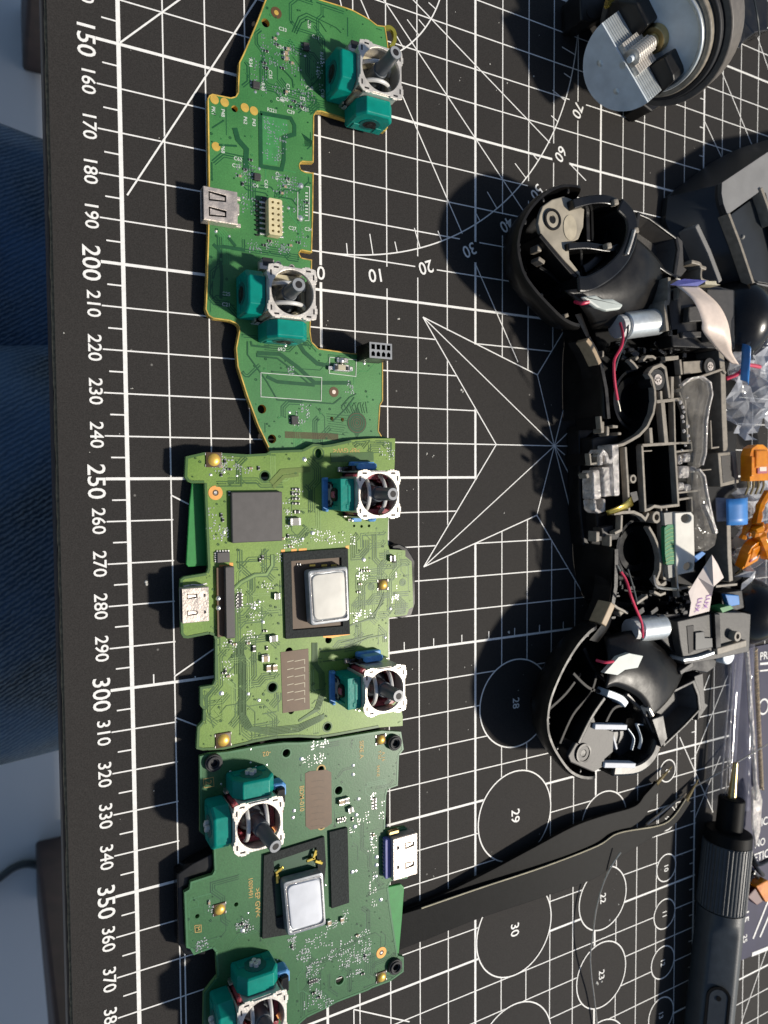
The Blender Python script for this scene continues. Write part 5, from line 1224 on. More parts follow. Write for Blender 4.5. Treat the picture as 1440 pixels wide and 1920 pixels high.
m = MB(); m.tube(smooth_path([tuple(at(x, y, z)) for x, y, z in ((1226, 1078, 18), (1232, 1100, 18), (1268, 1105, 17))], 4), .5, 6); m.tube(smooth_path([tuple(at(x, y, z)) for x, y, z in ((1268, 1062, 19), (1270, 1096, 19), (1272, 1106, 18))], 4), .35, 6); part(m, 'spring_wire', 'silverwire', smooth=True)

# ---- hollow grips
def grip(outline, zr, cen, name):
    n = 64; P = smooth_path([tuple(at(x, y, zr)) for x, y in outline] + [tuple(at(*outline[0], zr))], 6)[:-1]
    c = at(cen[0], cen[1], zr); rings = []
    def hz(p):
        t = min(1, max(0, (p.x-c.x-1)/9)); return 1-.52*t*t*(3-2*t)
    def rg(k, z, sh=(0, 0)): return [(c.x+(p.x-c.x)*k+sh[0], c.y+(p.y-c.y)*k+sh[1], z*hz(p) if z > 3 else z) for p in P]
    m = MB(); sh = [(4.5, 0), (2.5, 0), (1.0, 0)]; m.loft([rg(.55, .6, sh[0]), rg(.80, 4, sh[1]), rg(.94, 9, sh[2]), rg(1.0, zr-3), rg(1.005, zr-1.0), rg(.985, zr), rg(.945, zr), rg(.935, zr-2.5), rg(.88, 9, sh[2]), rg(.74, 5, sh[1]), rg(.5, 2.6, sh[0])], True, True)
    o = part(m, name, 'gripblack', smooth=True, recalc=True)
    l = MB(); l.loft([rg(.932, zr-1.6), rg(.925, zr-3), rg(.87, 9.1, sh[2]), rg(.73, 5.2, sh[1]), rg(.5, 2.9, sh[0])], False, True); l.build('inner_shade', 'deepblack', o, smooth=True)  # added skin: the darkness of the deep hollow put into its colour
    for p in P: p.z *= hz(p)
    return o, P
g1, P1 = grip([(968, 455), (974, 425), (990, 392), (1018, 362), (1052, 345), (1088, 346), (1125, 355), (1150, 368), (1168, 390), (1176, 425), (1168, 470), (1150, 520), (1140, 560), (1120, 600), (1090, 615), (1060, 605), (1030, 578), (1000, 545), (980, 515), (970, 480)], 18, (1080, 460), 'grip_shell')
g2, P2 = grip([(1024, 1350), (1030, 1312), (1047, 1268), (1068, 1228), (1092, 1194), (1118, 1172), (1150, 1172), (1185, 1195), (1212, 1245), (1226, 1310), (1218, 1368), (1196, 1420), (1160, 1446), (1110, 1463), (1072, 1453), (1042, 1415), (1027, 1380)], 18, (1110, 1335), 'grip_shell')
for P, nm in ((P1, 0), (P2, 1)):      # snap fingers and ledges along the rim
    m = MB(); cc = sum(P, Vector((0, 0, 0)))/len(P)
    for i in range(0, len(P), 9):
        p = P[i].lerp(cc, .09); m.box((p.x, p.y, P[i].z-2.3), (rr.uniform(.8, 1.6), rr.uniform(.8, 1.6), 3.0), math.atan2(p.y-cc.y, p.x-cc.x), ch=.25)
    part(m, 'snap_fingers', 'blackplastic', bevel=.15, kind='stuff')
M['gusset1'] = mat('sun sheen inner plate', (0.34, 0.30, 0.23), .6, var=.35, scale=130, bump=.2)  # sun sheen on the black plastic plate, put into this pale colour
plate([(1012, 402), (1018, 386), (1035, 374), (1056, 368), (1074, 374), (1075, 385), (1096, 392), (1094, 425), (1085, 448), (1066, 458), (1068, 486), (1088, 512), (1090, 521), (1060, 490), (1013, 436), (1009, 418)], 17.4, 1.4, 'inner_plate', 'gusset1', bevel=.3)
plate([(1112, 1336), (1065, 1418), (1070, 1430), (1112, 1448), (1132, 1437), (1134, 1424), (1150, 1410), (1152, 1372), (1118, 1360)], 17, 1.4, 'inner_plate', 'greyplastic', bevel=.3)
def boss(x, y, z, k): c = at(x, y, z); m = MB(); m.m = 0; m.ring((c.x, c.y), 1.2, 2.3, z-.2, z+.25, 28); m.m = 1; m.ring((c.x, c.y), 2.4, 3.0, z-.2, z+.5, 28); m.m = 1; m.disc((c.x, c.y), 1.0, z+.1, .1, 16); part(m, 'screw_boss', [k, 'gripblack'], kind='stuff')
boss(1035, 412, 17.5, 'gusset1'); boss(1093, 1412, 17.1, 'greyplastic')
# paler disc on the first plate
c = at(1069, 427, 17.55); m = MB(); m.prism([(c.x+x*2.5, c.y+y*3.6) for x, y in circ((0, 0), 1, 24)], 17.42, 17.6); M['plate2'] = mat('pale inner plate disc', (0.46, 0.40, 0.29), .6, var=.2, scale=300); part(m, 'plate_disc', 'plate2')
def bar(pts, z0, z1, wd, name, k, bevel=.3): m = MB(); m.rib(smooth_path([tuple(p) for p in A(pts, z1)], 5), z0, z1, wd); return part(m, name, k, bevel=bevel)
bar([(1076, 382), (1110, 374), (1140, 374), (1165, 384)], 8, 20, 2.6, 'drum_bar', 'blackgloss'); bar([(1066, 462), (1100, 460), (1145, 466), (1162, 462)], 8, 19, 2.0, 'drum_bar', 'blackgloss')
bar([(1163, 382), (1183, 405), (1186, 440), (1172, 478), (1145, 508), (1108, 530), (1085, 532)], 4, 21, 4.6, 'drum_rim', 'blackgloss', .9)
bar([(1140, 396), (1154, 420), (1148, 452)], 6, 13, 2.2, 'drum_arc', 'greyplastic'); bar([(1102, 390), (1104, 452)], 6, 15, 1.6, 'drum_arc', 'blackplastic'); bar([(1096, 505), (1112, 494), (1130, 476)], 8, 16, 2.6, 'drum_arc', 'blackgloss'); bar([(1114, 532), (1132, 518), (1147, 500)], 10, 18.5, 1.0, 'bright_lip', 'steellight', .4)
m = MB(); 
for x, y in ((1157, 378), (1144, 460), (1195, 431)): c = at(x, y, 21.2); m.box((c.x, c.y, 20.2), (2.0, 1.8, 2), .3, ch=.3)
SPLIT(m, 'clip_lugs', 'ribplastic', bevel=.2)
# cheek: the curved outside of the grip that turns down to the frame
def cheek(A0, z0, A1, z1, name, k, bul=3.0):
    a = smooth_path([tuple(at(x, y, z0)) for x, y in A0], 5); b_ = smooth_path([tuple(at(x, y, z1)) for x, y in A1], 5)
    def samp(P, t): f = t*(len(P)-1); i = min(int(f), len(P)-2); return P[i].lerp(P[i+1], f-i)
    def fn(u, v): p = samp(a, u).lerp(samp(b_, u), v); p.z += bul*math.sin(v*math.pi)*(.5+.5*math.sin(u*math.pi)); return tuple(p)
    m = MB(); m.grid(fn, 16, 10); return part(m, name, k, smooth=True, solid=1.0)
cheek([(1188, 442), (1176, 482), (1150, 512), (1112, 535), (1060, 545)], 20.5, [(1258, 524), (1245, 548), (1218, 585), (1180, 610), (1110, 618)], 12, 'grip_cheek', 'gripblack', 3)
cheek([(1214, 1345), (1205, 1320), (1185, 1300), (1150, 1285), (1132, 1290)], 19, [(1276, 1262), (1250, 1230), (1215, 1200), (1180, 1185), (1130, 1196)], 13, 'grip_cheek', 'gripblack', 3)
m = MB(); m.rib(smooth_path([tuple(p) for p in A([(1192, 430), (1186, 452), (1178, 476)], 22)], 4), 19, 22, .7); m.rib(A([(1218, 1328), (1226, 1343)], 21), 16, 21, .9); SPLIT(m, 'bright_lip', 'frame', bevel=.2)
# trigger wells
def well(pts, z, depth, inner_k, name='trigger_well'):
    P = A(pts, z); ce = sum(P, Vector((0, 0)))/len(P); inn = [p.lerp(ce, .14) for p in P]
    m = MB(); m.prism(P, z-depth, z, holes=[inn]); o = part(m, name, 'blackplastic', bevel=.3)
    m = MB(); lo = [(p.x, p.y, z-.6) for p in inn]; mid = [(ce.x+(p.x-ce.x)*.72, ce.y+(p.y-ce.y)*.72, z-depth*.55) for p in inn]; n = len(inn)
    m._a(lo+mid, [(i, (i+1) % n, n+(i+1) % n, n+i) for i in range(n)]+[tuple(range(n, 2*n))]); m.build('well_lining', inner_k, o, smooth=False); return o
well([(1196, 396), (1215, 404), (1272, 446), (1276, 468), (1268, 522), (1250, 512), (1187, 468), (1190, 430)], 17, 11, 'greyplastic')
well([(1222, 1336), (1250, 1300), (1303, 1274), (1313, 1300), (1316, 1330), (1290, 1358), (1244, 1402), (1238, 1370)], 16, 11, 'greyplastic')
m = MB(); m.prism(A([(1302, 1268), (1318, 1262), (1322, 1318), (1328, 1322), (1308, 1352), (1310, 1330)], 14), 6, 14); m.prism(A([(1270, 442), (1280, 452), (1282, 500), (1288, 505), (1276, 520), (1266, 524), (1273, 480)], 16), 5, 16); m.rib(A([(1276, 1262), (1300, 1245)], 16), 10, 16, 1.6); SPLIT(m, 'well_flange', 'greyplastic', bevel=.2)
m = MB(); m.prism(A([(1222, 1348), (1244, 1340), (1252, 1385), (1240, 1402), (1228, 1365)], 19), 10, 19); part(m, 'well_notch', 'blackgloss', bevel=.3)
# second grip: pale bars and arcs inside the drum
bar([(1116, 1363), (1176, 1364)], 16, 18.2, 1.6, 'pale_bar', 'speakerC', .2); bar([(1134, 1435), (1192, 1436)], 15, 17.8, 1.6, 'pale_bar', 'speakerC', .2); bar([(1147, 1369), (1157, 1405)], 14, 15.5, .7, 'pale_bar', 'speakerC', .1)
bar([(1178, 1366), (1190, 1385), (1186, 1407)], 13, 14, .35, 'drum_arc', 'steel', .1); bar([(1195, 1358), (1204, 1385), (1200, 1405)], 13.5, 14.5, .35, 'drum_arc', 'steel', .1); bar([(1196, 1358), (1213, 1362), (1220, 1380)], 14, 15, .35, 'drum_arc', 'steel', .1); bar([(1225, 1392), (1222, 1415), (1210, 1424), (1190, 1430)], 15, 16, .35, 'drum_arc', 'steel', .1)
bar([(1176, 1296), (1208, 1325), (1222, 1352), (1236, 1385), (1225, 1420), (1196, 1442), (1150, 1446)], 4, 17.6, 3.6, 'drum_rim', 'blackgloss', .8); plate([(1140, 1372), (1170, 1368), (1192, 1380), (1190, 1412), (1160, 1418), (1150, 1410)], 10, 3, 'drum_floor', 'liddark', bevel=.5)
bar([(1140, 1300), (1165, 1310), (1176, 1322)], 13, 18, 2.2, 'drum_arc', 'steel', .3); bar([(1085, 1395), (1110, 1345), (1135, 1308)], 6, 18, 1.4, 'inner_wall', 'gripblack'); bar([(1013, 440), (1050, 485), (1090, 530)], 6, 18, 1.4, 'inner_wall', 'gripblack')
for pts_, z_ in (([(1030, 1330), (1062, 1300), (1090, 1262)], 13), ([(1050, 1395), (1075, 1340), (1108, 1300), (1120, 1262)], 15), ([(1075, 1262), (1105, 1290), (1140, 1300)], 15), ([(1095, 1215), (1120, 1262), (1150, 1285)], 14), ([(1128, 1375), (1150, 1330), (1176, 1322)], 16.5),
                 ([(1012, 500), (1040, 520), (1075, 560)], 13), ([(1025, 460), (1050, 505), (1088, 540), (1110, 545)], 15), ([(1110, 385), (1112, 452)], 14), ([(1130, 380), (1140, 420), (1135, 456)], 13), ([(1090, 455), (1092, 520)], 15), ([(1050, 545), (1080, 530), (1092, 505)], 14)):
    bar(pts_, 4, z_, 1.1, 'inner_web', 'deepblack', .2)
# white caps of the motors seen through the openings
M['whitecap'] = mat('milky motor cap', (0.50, 0.54, 0.50), .45, var=.12, scale=200)
plate([(1092, 556), (1118, 553), (1130, 560), (1150, 560), (1170, 571), (1164, 580), (1140, 583), (1118, 576), (1104, 566)], 23.4, 1.6, 'motor_end_cap', 'whitecap', bevel=.6)
plate([(1133, 1262), (1160, 1232), (1180, 1225), (1206, 1230), (1196, 1252), (1172, 1256), (1158, 1266)], 22.4, 1.6, 'motor_end_cap', 'whitecap', bevel=.6)
wire([(1078, 566, 20), (1090, 569, 23), (1104, 566, 23.6)], .5, 'red_wire', 'redwire'); wire([(1118, 1238, 20), (1135, 1242, 22.4), (1150, 1240, 22.6)], .45, 'red_wire', 'redwire')
# bumper and trigger blocks at the far side
def block(pts, z0, z1, name, k, bevel=.4): m = MB(); m.prism(A(pts, z1), z0, z1); return part(m, name, k, bevel=bevel)
block([(1250, 545), (1340, 535), (1378, 545), (1378, 655), (1262, 650)], 3, 18, 'bumper_block', 'blackplastic'); block([(1326, 542), (1376, 543), (1376, 590), (1372, 600), (1370, 645), (1330, 640)], 17, 21, 'bumper_panel', 'greyplastic'); block([(1292, 575), (1318, 572), (1320, 602), (1290, 604)], 17, 20, 'bumper_panel', 'greyplastic')
bar([(1255, 520), (1254, 565), (1248, 570), (1252, 620)], 10, 20, 1.2, 'block_rib', 'ribplastic'); bar([(1275, 538), (1274, 560)], 10, 20, 1.0, 'block_rib', 'ribplastic'); bar([(1297, 490), (1312, 494), (1316, 500), (1325, 503)], 10, 18, 1.2, 'block_rib', 'ribplastic'); bar([(1316, 502), (1316, 522), (1330, 528)], 10, 18, .9, 'block_rib', 'ribplastic')
bar([(1280, 628), (1330, 626)], 10, 19, 2.0, 'block_rib', 'greyplastic'); block([(1256, 617), (1272, 615), (1272, 630), (1254, 630)], 10, 18, 'block_latch', 'blackgloss')
m = MB(); c = at(1412, 592, 14); m.grid(lambda u, v: (c.x+13*math.cos(v*math.pi/2)*math.cos(u*2*math.pi), c.y+16*math.cos(v*math.pi/2)*math.sin(u*2*math.pi), 4+16*math.sin(v*math.pi/2)), 36, 12); part(m, 'trigger', 'blackgloss', smooth=True)
m = MB(); c = at(1428, 1150, 12); m.grid(lambda u, v: (c.x+12*math.cos(v*math.pi/2)*math.cos(u*2*math.pi), c.y+13*math.cos(v*math.pi/2)*math.sin(u*2*math.pi), 4+14*math.sin(v*math.pi/2)), 36, 12); part(m, 'trigger', 'blackgloss', smooth=True)
block([(1270, 1165), (1345, 1148), (1392, 1148), (1408, 1152), (1405, 1222), (1342, 1236), (1284, 1246), (1276, 1210)], 3, 17, 'bumper_block', 'greyplastic'); block([(1288, 1174), (1301, 1172), (1302, 1220), (1292, 1226)], 16.6, 17.2, 'block_slot', 'hole', .1); block([(1340, 1150), (1350, 1150), (1352, 1215), (1343, 1218)], 16, 18.4, 'block_rib', 'blackgloss')
block([(1304, 1186), (1320, 1184), (1322, 1196), (1336, 1196), (1337, 1214), (1304, 1220)], 16.8, 17.8, 'bumper_panel', 'liddark', .2)
block([(1186, 1180), (1230, 1150), (1283, 1150), (1284, 1230), (1262, 1222), (1240, 1200)], 4, 14, 'bumper_arm', 'blackgloss'); block([(1278, 1244), (1300, 1240), (1345, 1232), (1342, 1250), (1325, 1262), (1300, 1258), (1285, 1262)], 3, 13, 'bumper_foot', 'blackgloss')
bar([(1282, 1238), (1310, 1234), (1340, 1224)], 12, 18.5, 1.0, 'bright_lip', 'steellight', .2); bar([(1345, 1222), (1400, 1206)], 12, 18.5, 2.4, 'block_rib', 'ribplastic')
c = at(1362, 1228, 15); m = MB(); m.cyl((c.x, c.y, 6), (c.x, c.y, 16), 3.2, n=24); part(m, 'round_foot', 'steel', smooth=True, bevel=.4)
c = at(1376, 1192, 18); m = MB(); m.ring((c.x, c.y), .9, 1.7, 15, 19.5, 20); SPLIT(m, 'screw_boss', 'ribplastic')
block([(1352, 1112), (1392, 1106), (1396, 1140), (1380, 1146), (1356, 1142)], 6, 14, 'blue_switch_seat', 'blackplastic'); block([(1360, 1114), (1386, 1116), (1388, 1134), (1368, 1138)], 13, 15.5, 'blue_switch', 'bluetape'); block([(1350, 1140), (1370, 1135), (1376, 1141), (1355, 1149)], 14, 18.4, 'green_contact', 'lightA', .1); block([(1352, 538-4), (1344, 532), (1343, 527), (1322, 527), (1323, 533)], 18, 22.4, 'green_contact', 'beige', .1)
# cream and violet ribbon flex standing up from the bumper
Lf = [(1268, 535, 22), (1300, 563, 27), (1316, 600, 28), (1318, 622, 27), (1344, 655, 23), (1372, 682, 19)]; Rf = [(1308, 536, 22), (1345, 568, 27), (1364, 602, 29), (1371, 640, 28), (1373, 662, 24), (1386, 684, 19)]
la = smooth_path([tuple(at(*q)) for q in Lf], 5); ra = smooth_path([tuple(at(*q)) for q in Rf], 5)
m = MB(); m.grid(lambda u, v: tuple(la[min(len(la)-1, round(u*(len(la)-1)))].lerp(ra[min(len(ra)-1, round(u*(len(ra)-1)))], v)), 25, 4); fx = part(m, 'ribbon_flex', 'flex', smooth=True, solid=.15)
m = MB(); m._a([tuple(at(*q)) for q in ((1256, 534, 21.5), (1270, 526, 21), (1283, 523, 22.5), (1325, 526, 22.5), (1308, 536.5, 22.3), (1268, 535.5, 22.2))], [tuple(range(6))]); m.build('flex_end', 'flexviolet', fx, solid=.15)

# ================================================================== loose things round the housing
def fr3(o, x, y, z): return Matrix(((x.x, y.x, z.x, o.x), (x.y, y.y, z.y, o.y), (x.z, y.z, z.z, o.z), (0, 0, 0, 1)))
# crumpled slip of paper with violet print
pp = [(1335, 1040, 28), (1322, 1060, 25), (1308, 1082, 24), (1291, 1110, 22), (1296, 1130, 21), (1292, 1156, 19), (1330, 1146, 19), (1334, 1120, 21.4), (1338, 1100, 26), (1357, 1083, 21), (1346, 1058, 24)]
m = MB(); v3 = [at(*q) for q in pp]
m._a([tuple(q) for q in v3], [(0, 1, 2, 8), (2, 3, 4, 7), (2, 7, 8), (4, 5, 6), (4, 6, 7), (0, 8, 9, 10)])
pa = tag(m.build('paper_slip', 'paper', solid=.15), 'crumpled pale paper slip with violet letters, lying on the controller housing', 'paper')
m = MB()
f0 = v3[4]; fx_ = (v3[7]-v3[4]).normalized(); fn_ = fx_.cross(v3[5]-v3[4]).normalized(); fn_ = fn_ if fn_.z > 0 else -fn_; fy_ = fn_.cross(fx_)
PT = fr3(f0, fx_, fy_, fn_)
for st, x, y, s_ in (('LUX', 1309, 1134, 2.9), ('LUX', 1325, 1128, 2.9)):
    d = RCAM.transposed() @ Vector(((x-720)/FPX, -(y-960)/FPX, -1.0)); k_ = (f0-CPOS).dot(fn_)/d.dot(fn_); q = PT.inverted() @ (CPOS+d*k_); m.T = PT; m.text(st, q.x, q.y, .18, s_, -H)
m.T = None; m.build('violet_print', 'purpleink', pa)
def orange_block(x, y, z, ang, label, pins=True, s=1.0, tilt=0.0):
    c = at(x, y, z); t = thing('hall_sensor', label, 'electronic part', (c.x, c.y, 0), 'orange sensors scattered by the housing')
    T_ = Matrix.Translation((c.x, c.y, z)) @ Matrix.Rotation(ang, 4, 'Z') @ Matrix.Rotation(tilt, 4, 'X')
    def mb(): q = MB(); q.T = T_; return q
    m = mb(); w2, h2 = 5.4*s, 6.2*s
    prof = [(-w2, -h2), (w2, -h2), (w2, h2*.35), (w2*.75, h2*.8), (w2*.3, h2), (-w2*.3, h2), (-w2*.8, h2*.8), (-w2, h2*.4)]
    m.prism(prof, 0, 3.6*s); m.box((0, h2*.2, 3.9*s), (w2*1.2, h2*1.0, .8*s), ch=.3); m.box((-w2*.85, -h2*.2, 3.8*s), (w2*.3, h2*1.1, .9*s), ch=.2); o = m.build('body', 'orange', t, bevel=.35)
    m = mb(); m.box((w2*.15, -h2*.35, 3.85*s), (w2*1.0, h2*.5, .4*s), ch=.1); m.build('window', 'pink', t)
    m = mb(); m.box((w2*.15, -h2*.35, 4.1*s), (w2*.7, h2*.24, .3*s), ch=.08); m.build('contact', 'flex', t)
    if pins:
        for k in range(4):
            m = mb(); m.tube([(-w2*.75+k*w2*.5, -h2*.9, 2.2*s), (-w2*.75+k*w2*.5, -h2*1.3, 2.2*s), (-w2*.75+k*w2*.5, -h2*1.75, 1.0*s)], .42*s, 6); m.build('pin', 'brass', t, smooth=True)
    return t
orange_block(1407, 868, 18, .02, 'orange plastic sensor with four brass pins, resting on clear film by the frame', True, 1.0)
orange_block(1400, 1030, 13, .3, 'darkened orange plastic sensor lying under the clear film, above the paper slip', True, .85, .5)
m = MB()
for pts, r in (([(1440, 925, 16), (1425, 950, 17), (1418, 985, 18)], 1.6), ([(1418, 985, 18), (1428, 1010, 18), (1440, 1040, 17)], 2.4), ([(1405, 1000, 17), (1425, 1000, 19), (1438, 985, 18)], 1.3), ([(1412, 975, 16), (1400, 990, 16), (1392, 1010, 15)], 1.2)):
    m.tube(smooth_path([tuple(at(*q)) for q in pts], 4), [r*rr.uniform(.7, 1.2) for _ in range(4*(len(pts)-1)+1)], 6)
tag(m.build('orange_clip', 'orange', bevel=.1, recalc=True), 'translucent orange branching plastic clip beside the right picture edge', 'plastic clip')
# blue stiffener of a grey flex, and a thin standing one
t = thing('flex_cable', 'grey flex cable end with a shiny bright blue stiffener, between the orange parts', 'flex cable', tuple(at(1375, 960, 0)))
def gridstrip(q4, z4, n, bulge, name, k, parent):
    c = [at(x, y, z) for (x, y), z in zip(q4, z4)]
    def fn(u, v): p = c[0].lerp(c[1], u).lerp(c[3].lerp(c[2], u), v); p.z += bulge*math.sin(u*math.pi); return tuple(p)
    m = MB(); m.grid(fn, n, 4); return m.build(name, k, parent, smooth=True, solid=.2)
M['flexgrey'] = mat('grey flex', (0.22, 0.22, 0.27), .4)
gridstrip([(1341, 933), (1372, 934), (1374, 976), (1343, 978)], [17, 19, 19, 17], 8, .3, 'flex_tail', 'flexgrey', t); gridstrip([(1361, 936), (1401, 932), (1401, 982), (1362, 985)], [19.5, 19, 19, 19.5], 12, 2.2, 'blue_stiffener', 'bluetape', t)
gs2 = gridstrip([(1392, 644), (1407, 655), (1402, 722), (1388, 712)], [20, 22, 17, 16], 6, 1.2, 'blue_flex', 'bluetape', None); tag(gs2, 'narrow shiny blue flex strip standing by the ribbon over the clear bag', 'flex cable')
# crinkled clear bag
def crinkle(outline, z, seed, name, k, label, cat, amp=3.0, dens=14):
    r2 = random.Random(seed); P = A(outline, z); xs = [p.x for p in P]; ys = [p.y for p in P]; x0, x1, y0, y1 = min(xs), max(xs), min(ys), max(ys)
    n1, n2 = dens, int(dens*1.3); ph = [r2.uniform(0, 6.28) for _ in range(8)]; vs = []; idx = {}; fs = []
    Hs = {(i, j): z + amp*(r2.random()-.5) + amp*.8*math.sin(i*.9+ph[0]+j*.5)*math.cos(j*.7+ph[1]) for i in range(n1+1) for j in range(n2+1)}
    for j in range(n2+1):
        for i in range(n1+1): vs.append((x0+(x1-x0)*i/n1+r2.uniform(-.5, .5), y0+(y1-y0)*j/n2+r2.uniform(-.5, .5), max(1.2, Hs[(i, j)])))
    for j in range(n2):
        for i in range(n1):
            c = (x0+(x1-x0)*(i+.5)/n1, y0+(y1-y0)*(j+.5)/n2)
            if inpoly(c, P):
                a, b_, c_2, d = j*(n1+1)+i, j*(n1+1)+i+1, (j+1)*(n1+1)+i+1, (j+1)*(n1+1)+i
                fs += [(a, b_, c_2), (a, c_2, d)] if r2.random() < .5 else [(a, b_, d), (b_, c_2, d)]
    m = MB(); m._a(vs, fs); o = m.build(name, k); return tag(o, label, cat)
crinkle([(1362, 700), (1385, 640), (1445, 610), (1500, 700), (1500, 900), (1440, 790), (1400, 825), (1375, 815), (1366, 760)], 12, 3, 'plastic_bag', 'bag', 'crinkled clear plastic bag by the upper end of the side rail', 'plastic bag', 5, 16)
crinkle([(1380, 920), (1440, 900), (1500, 980), (1490, 1120), (1400, 1120), (1378, 1080)], 9, 8, 'plastic_bag', 'bag', 'crinkled clear plastic film under the orange parts, above the paper slip', 'plastic bag', 5, 14)
m = MB(); m.tube(smooth_path([tuple(at(*q)) for q in ((1362, 710, 14), (1385, 700, 16), (1400, 685, 16), (1425, 688, 15))], 5), .7, 6); tag(m.build('red_wire_piece', 'redwire', smooth=True), 'short piece of dull red wire inside the clear bag', 'wire')
t = thing('pin_header', 'grey plastic pin header with a row of silver pins at the right picture edge', 'connector', tuple(at(1425, 710, 0)))
m = MB(); m.prism(A([(1412, 692), (1423, 690), (1438, 738), (1428, 742)], 12), 8, 12); m.build('header_body', 'capgrey', t)
for k in range(5): a = at(1424+k*3, 697+k*9.5, 11.5); m = MB(); m.cyl(a, a+Vector((5, 1.4, .6)), .3, n=6); m.build('pin', 'silverwire', t)

# ================================================================== motor unit at the top
vt = thing('vibration_motor', 'black motor housing with grey metal discs and a ribbed silver counterweight', 'motor', tuple(at(1200, 90, 0)))
q0 = at(1172, 119, 24); vw = (CPOS-q0).normalized(); cr_ = RCAM.transposed() @ Vector((1, 0, 0)); cu_ = RCAM.transposed() @ Vector((0, 1, 0))
ed = (cr_*.5 - cu_*.866); ed = (ed-vw*ed.dot(vw)).normalized(); s0_ = vw.cross(ed); s0_ = s0_ if s0_.dot(cr_) > 0 else -s0_
th_ = math.radians(33); nn_ = (vw*math.cos(th_) - s0_*math.sin(th_)).normalized(); ss_ = nn_.cross(ed).normalized(); ss_ = ss_ if ss_.dot(cr_) > 0 else -ss_
xx_ = ss_; yy_ = nn_.cross(ss_)          # local z = motor axis, x = away from the half disc, y = along its straight edge
TM = fr3(q0, xx_, yy_, nn_)
def vm(): q = MB(); q.T = TM; return q
RW = 12.6
half = [(-RW*math.sin(math.pi*i/36)*1.12, RW*math.cos(math.pi*i/36)) for i in range(37)]
m = vm(); m.prism(half, -.7, 0); m.build('counterweight_face', 'steel', vt, bevel=.25, recalc=True)
for k in range(9):
    z1 = -.95-k*1.15
    m = vm(); m.prism(half, z1-.85, z1); m.build('lamination', 'steellight', vt, recalc=True, bevel=.1)
    m = vm(); m.box((1.3, 0, z1-.42), (3.6, 4.6, .85)); m.box((.6, 0, z1-.42), (2.0, 9.6, .85)); m.cyl((2.4, 0, z1-.85), (2.4, 0, z1), 2.1, n=18); m.build('hub_lamination', 'frame', vt, bevel=.1)
m = vm(); m.cyl((2.0, 0, -24), (2.0, 0, .6), .9, n=16); m.build('axle', 'steel', vt, smooth=True)
m = vm()
for y in (4.6, -4.6): m.dome((-6.6, y, 0), .95, .35, 16, 2)
m.cyl((-.9, 0, 0), (-.9, 0, .12), 1.0, n=16); SPLIT(m, 'rivet', 'steellight', vt, smooth=True)
m = vm(); m.cyl((2, 0, -15.5), (2, 0, -13.2), 4.0, 3.6, 28); m.cyl((2, 0, -13.2), (2, 0, -12.2), 2.2, n=20); m.build('bearing', 'brass', vt, smooth=True, bevel=.2)
m = vm(); m.cyl((2, 0, -18), (2, 0, -15.4), 13.8, n=64); m.build('rear_disc', 'steel', vt, smooth=True, bevel=.3)
m = vm(); m.ring((2, 0), 13.4, 14.6, -24, -13.6, 64); m.build('rim', 'steellight', vt, smooth=True, bevel=.3, recalc=True)
m = vm(); m.ring((2, 0), 14.7, 16.4, -26, -15.0, 56); m.build('rubber_ring', 'ribplastic', vt, smooth=True, bevel=.4, recalc=True)
m = vm(); m.ring((2, 0), 16.5, 18.2, -26, -17.0, 56); m.build('rubber_ring', 'rubber', vt, smooth=True, bevel=.4, recalc=True)
m = vm(); m.ring((2, 0), 18.3, 20.6, -27, -19, 56); m.build('outer_ring', 'ringbrown', vt, smooth=True, bevel=.4, recalc=True)
def blk(px0, z0, name, pts, k='blackplastic'):
    m = MB(); m.prism(A(pts, px0), z0, px0); return m.build(name, k, vt, bevel=.5)
TI = TM.inverted()
def onl(x, y, zl):
    o = TI @ CPOS; d = TI.to_3x3() @ (RCAM.transposed() @ Vector(((x-720)/FPX, -(y-960)/FPX, -1.0))); q = o+d*((zl-o.z)/d.z); return (q.x, q.y)
for pts, z0, z1 in (([(1138, 8), (1160, 0), (1194, 6), (1215, 48), (1190, 78), (1164, 60), (1140, 44)], -20, -9.5), ([(1210, 128), (1247, 106), (1262, 140), (1264, 152), (1234, 180), (1214, 160)], -20, -9)):
    m = vm(); m.prism([onl(x, y, z1) for x, y in pts], z0, z1); m.build('bracket', 'blackplastic', vt, bevel=.5, recalc=True)
blk(9, .5, 'bracket', [(1205, 196), (1240, 172), (1252, 188), (1222, 209)]); blk(12, .5, 'motor_base', [(1150, -30), (1240, -40), (1310, 30), (1330, 100), (1296, 150), (1258, 178), (1230, 170), (1215, 60), (1180, 20)], 'deepblack')
m = MB(); m.prism(A([(1240, 180), (1262, 172), (1296, 146), (1322, 118), (1330, 92), (1322, 60), (1336, 60), (1344, 92), (1330, 128), (1300, 160), (1262, 186)], 8), .5, 8); m.build('lower_shell', 'ringbrown', vt, bevel=.5)
blk(15, 10, 'housing_clip', [(1290, 45), (1308, 28), (1315, 38), (1318, 48), (1300, 55)], 'greyplastic'); blk(9, .5, 'mounting_lug', [(1088, -20), (1138, -15), (1145, 25), (1112, 42), (1090, 38)])
m = MB(); q = at(1108, 24, 9.1); m.cyl((q.x, q.y, 8.9), (q.x, q.y, 9.15), 1.6, n=20); m.build('lug_hole', 'hole', vt)
m = MB(); m.prism(A([(1142, -5), (1158, -5), (1152, 8), (1143, 12), (1139, 8)], 21), 19.5, 21); m.build('brass_tab', 'goldfoil', vt)
